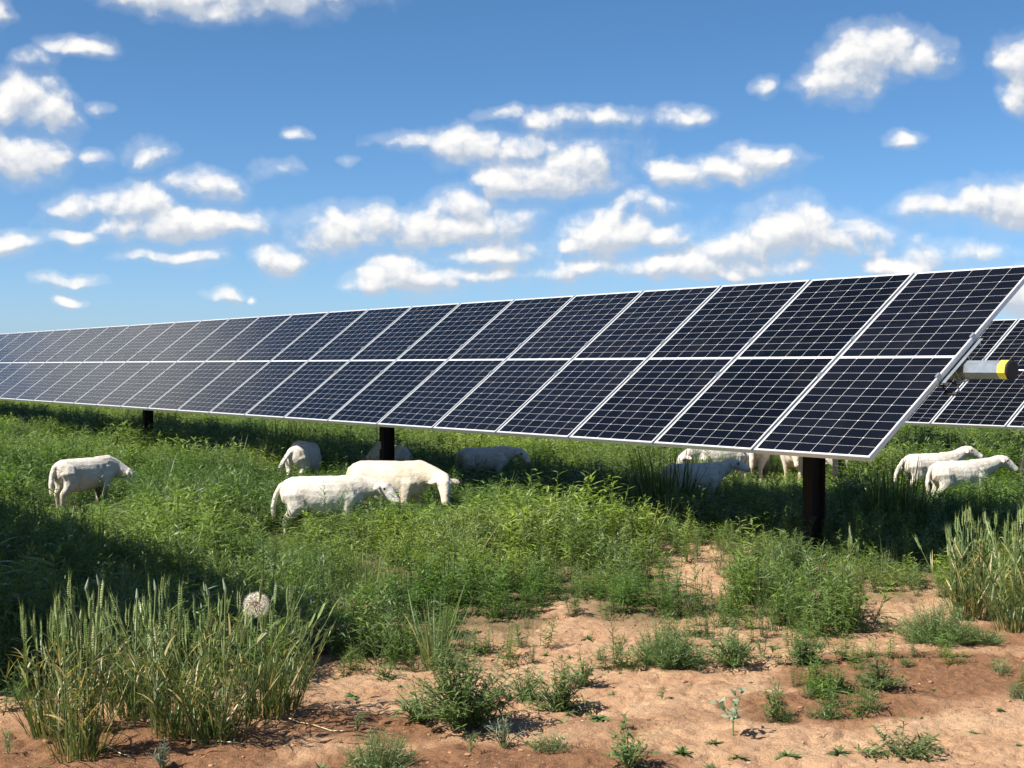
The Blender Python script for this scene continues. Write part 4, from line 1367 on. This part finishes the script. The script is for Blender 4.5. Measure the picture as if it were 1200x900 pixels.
soil_weed(1033, 808, 'bush', 62, 44, 'bushy weed in the damp strip with one taller shoot')
soil_weed(1022, 832, 'feather', 36, 28, 'feathery weed below the bushy one in the damp strip')
soil_weed(1056, 882, 'bush', 92, 44, 'wide sprawling weed with spiky leaves at lower right')
soil_weed(1022, 880, 'flat', 40, 22, 'flat leafy offshoot left of the wide sprawling weed')
soil_weed(984, 880, 'flat', 42, 22, 'flat leafy weed left of the sprawling one at lower right')
soil_weed(922, 884, 'flat', 46, 18, 'flat spreading weed at the bottom between seedling and sprawling weed')
soil_weed(1098, 750, 'feather', 104, 52, 'bluish feathery mound under the right wheat tufts')
soil_weed(1150, 752, 'feather', 60, 22, 'low tail of bluish feathery growth under the right wheat tufts')
soil_weed(1172, 785, 'feather', 34, 20, 'small feathery clump on damp soil at the right')
soil_weed(1194, 818, 'feather', 44, 26, 'feathery clump cut by the right edge of the picture')
soil_weed(190, 895, 'thistle', 26, 34, 'small silvery plant at the bottom edge below the foreground wheat')
soil_weed(403, 784, 'sprig', 34, 34, 'weed sprig on the soil right of the foreground wheat')
soil_weed(455, 790, 'bush', 44, 24, 'low leafy weed under the shade edge left of the yellow based grass')
soil_weed(384, 650, 'sprig', 34, 84, 'tall leafy weed stalk standing in front of the nearest sheep', 'tall weed stalks by the sheep')
soil_weed(352, 648, 'sprig', 30, 52, 'shorter leafy weed stalk in front of the hind leg of the nearest sheep', 'tall weed stalks by the sheep')
soil_weed(930, 688, 'bush', 66, 66, 'tall leafy weed at the foot of the nearest post on its left')
soil_weed(842, 668, 'sprig', 36, 42, 'leafy weed at the shade edge left of the nearest post')
soil_weed(1095, 672, 'sprig', 40, 48, 'leafy weed in front of the shade, left of the right wheat tufts')
soil_weed(365, 690, 'feather', 50, 62, 'yellowing feathery weed below the nearest sheep')
for (px, py, k, w, h) in [(775, 814, 'flat', 18, 10), (727, 788, 'flat', 14, 9), (718, 810, 'flat', 24, 16), (775, 818, 'sprig', 16, 16), (1172, 833, 'flat', 18, 14), (1140, 857, 'flat', 20, 12), (1103, 852, 'flat', 12, 9), (1064, 777, 'feather', 22, 12),
                          (1094, 807, 'flat', 12, 7), (1062, 813, 'flat', 12, 8), (1194, 848, 'flat', 14, 10), (1193, 874, 'flat', 14, 10), (40, 897, 'flat', 30, 16), (10, 880, 'sprig', 24, 26), (376, 897, 'flat', 40, 12), (412, 812, 'flat', 24, 10), (392, 790, 'flat', 20, 10),
                          (740, 755, 'flat', 12, 10), (700, 768, 'sprig', 14, 12), (668, 768, 'flat', 16, 14), (812, 800, 'flat', 16, 10), (430, 870, 'flat', 16, 9), (640, 765, 'flat', 22, 12), (690, 748, 'flat', 26, 14), (905, 760, 'flat', 22, 14), (880, 800, 'flat', 10, 6), (1150, 800, 'flat', 12, 6), (470, 800, 'flat', 16, 8), (520, 815, 'flat', 18, 10), (1120, 890, 'flat', 10, 6), (1080, 840, 'flat', 10, 6), (760, 840, 'flat', 9, 6)]:
    soil_weed(px, py, k, w, h, 'tiny green sprout on the bare red soil', 'tiny sprouts on the bare soil')


# fallen straws
def straw(px0, py0, px1, py1, label, r=.0026, lift=.012):
    x0, y0, z0 = dep(px0, py0); x1, y1, z1 = dep(px1, py1)
    b = MB(); pts = []
    for k in range(6):
        t = k / 5; x = (x1 - x0) * t; y = (y1 - y0) * t + .012 * math.sin(t * 7)
        pts.append((x, y, gh1(x0 + x, y0 + y) - z0 + lift * (1 - t) + .003))
    b.tube(pts, [r, r, r, r * .9, r * .8, r * .6], 5, tint=.5)
    tag(link('dry_stalk', b.mesh('dry_stalk', M['straw']), None, (x0, y0, z0)), label, 'dry stalk', 'dry stalks fallen on the soil')


straw(245, 840, 303, 856, 'dry stalk bent out of the wheat and resting on soil, left of the other two')
straw(300, 855, 330, 843, 'short dry stalk joining the bent one beside the foreground wheat')
straw(338, 843, 402, 856, 'longest dry stalk lying alone on the soil right of the foreground wheat')
straw(225, 867, 305, 868, 'dry stalk lying flat on dark soil under the foreground wheat')
straw(112, 876, 150, 884, 'dry stalk by the foot of the nearest wheat tuft', lift=.03)


# crumbs of soil and chips of straw: nobody would count them
def build_crumbs():
    V = []
    for i in range(5):
        b = MB(); bm = bmesh.new(); bmesh.ops.create_icosphere(bm, subdivisions=2, radius=1.0)
        for v in bm.verts:
            n = fbm(np.array([v.co.x * 1.7 + i * 9]), np.array([v.co.y * 1.7 + v.co.z * 2.1]), 3 + i, 3)[0]
            v.co *= .6 + .8 * n
            v.co.z *= .6
        b.add([v.co for v in bm.verts], [[v.index for v in f.verts] for f in bm.faces]); bm.free()
        V.append(b.mesh('crumb', M['crumb'], smooth=True))
    n = 16000
    xs = RNG.uniform(-3.4, 5.2, n); ys = RNG.uniform(5.1, 12.5, n)
    px, py, _ = proj(xs, ys, 0.0)
    b = bareness(px, py)
    cl = fbm(xs * 3.1, ys * 3.1, 15, 3)
    ok = (b > -12) & (cl + RNG.uniform(-.25, .25, n) > .46)
    xs, ys = xs[ok], ys[ok]; zs = gh(xs, ys)
    sz = .0018 + .0035 * RNG.random(len(xs)) ** 2 + .009 * RNG.random(len(xs)) ** 14
    pts = [(xs[i], ys[i], zs[i] + sz[i] * .15, RNG.uniform(0, 6.28), sz[i] * RNG.uniform(.8, 1.5), sz[i], RNG.random(), int(RNG.integers(0, 5))) for i in range(len(xs))]
    gn_cover('soil_crumbs', pts, V, None)
    W = []
    for i in range(4):
        b = MB(); b.blade((0, 0, 0), (1, rnd(-.2, .2), .12), .03 + .02 * i, .0035, droop=rnd(.1, .7), seg=3, twist=rnd(0, 1), tint=.5, prof=lambda s: 1 - s * .4); W.append(b.mesh('chip', M['chip']))
    n = 5000
    xs = RNG.uniform(-3.4, 5.2, n); ys = RNG.uniform(5.1, 13.5, n)
    px, py, _ = proj(xs, ys, 0.0)
    b = bareness(px, py)
    ok = (b > -60) & (fbm(xs * 1.7, ys * 1.7, 19, 3) + RNG.uniform(-.2, .2, n) > .5) & (RNG.random(n) < np.where(b < 25, 1, .28))
    xs, ys = xs[ok], ys[ok]; zs = gh(xs, ys)
    pts = [(xs[i], ys[i], zs[i] + .002, RNG.uniform(0, 6.28), RNG.uniform(.35, 1.1), RNG.uniform(.4, 1.2), RNG.random(), int(RNG.integers(0, 4))) for i in range(len(xs))]
    gn_cover('dry_leaf_litter', pts, W, None)


def crumb_mats():
    m, N, p, out = new_mat('soil_crumb')
    h = N.n('ShaderNodeAttribute', attribute_type='INSTANCER', attribute_name='ptint')
    N.put(p.inputs['Base Color'], N.mix(N.rng(h.outputs['Fac'], .86, .97), N.mix(h.outputs['Fac'], c4(.24, .12, .065), c4(.40, .25, .15)), c4(.44, .36, .27)))
    p.inputs['Roughness'].default_value = .95; p.inputs['Specular IOR Level'].default_value = .15
    M['crumb'] = m
    m, N, p, out = new_mat('dry_leaf')
    h = N.n('ShaderNodeAttribute', attribute_type='INSTANCER', attribute_name='ptint')
    N.put(p.inputs['Base Color'], N.mix(h.outputs['Fac'], c4(.30, .20, .10), c4(.55, .46, .28)))
    p.inputs['Roughness'].default_value = .8
    M['chip'] = m


crumb_mats()
build_crumbs()
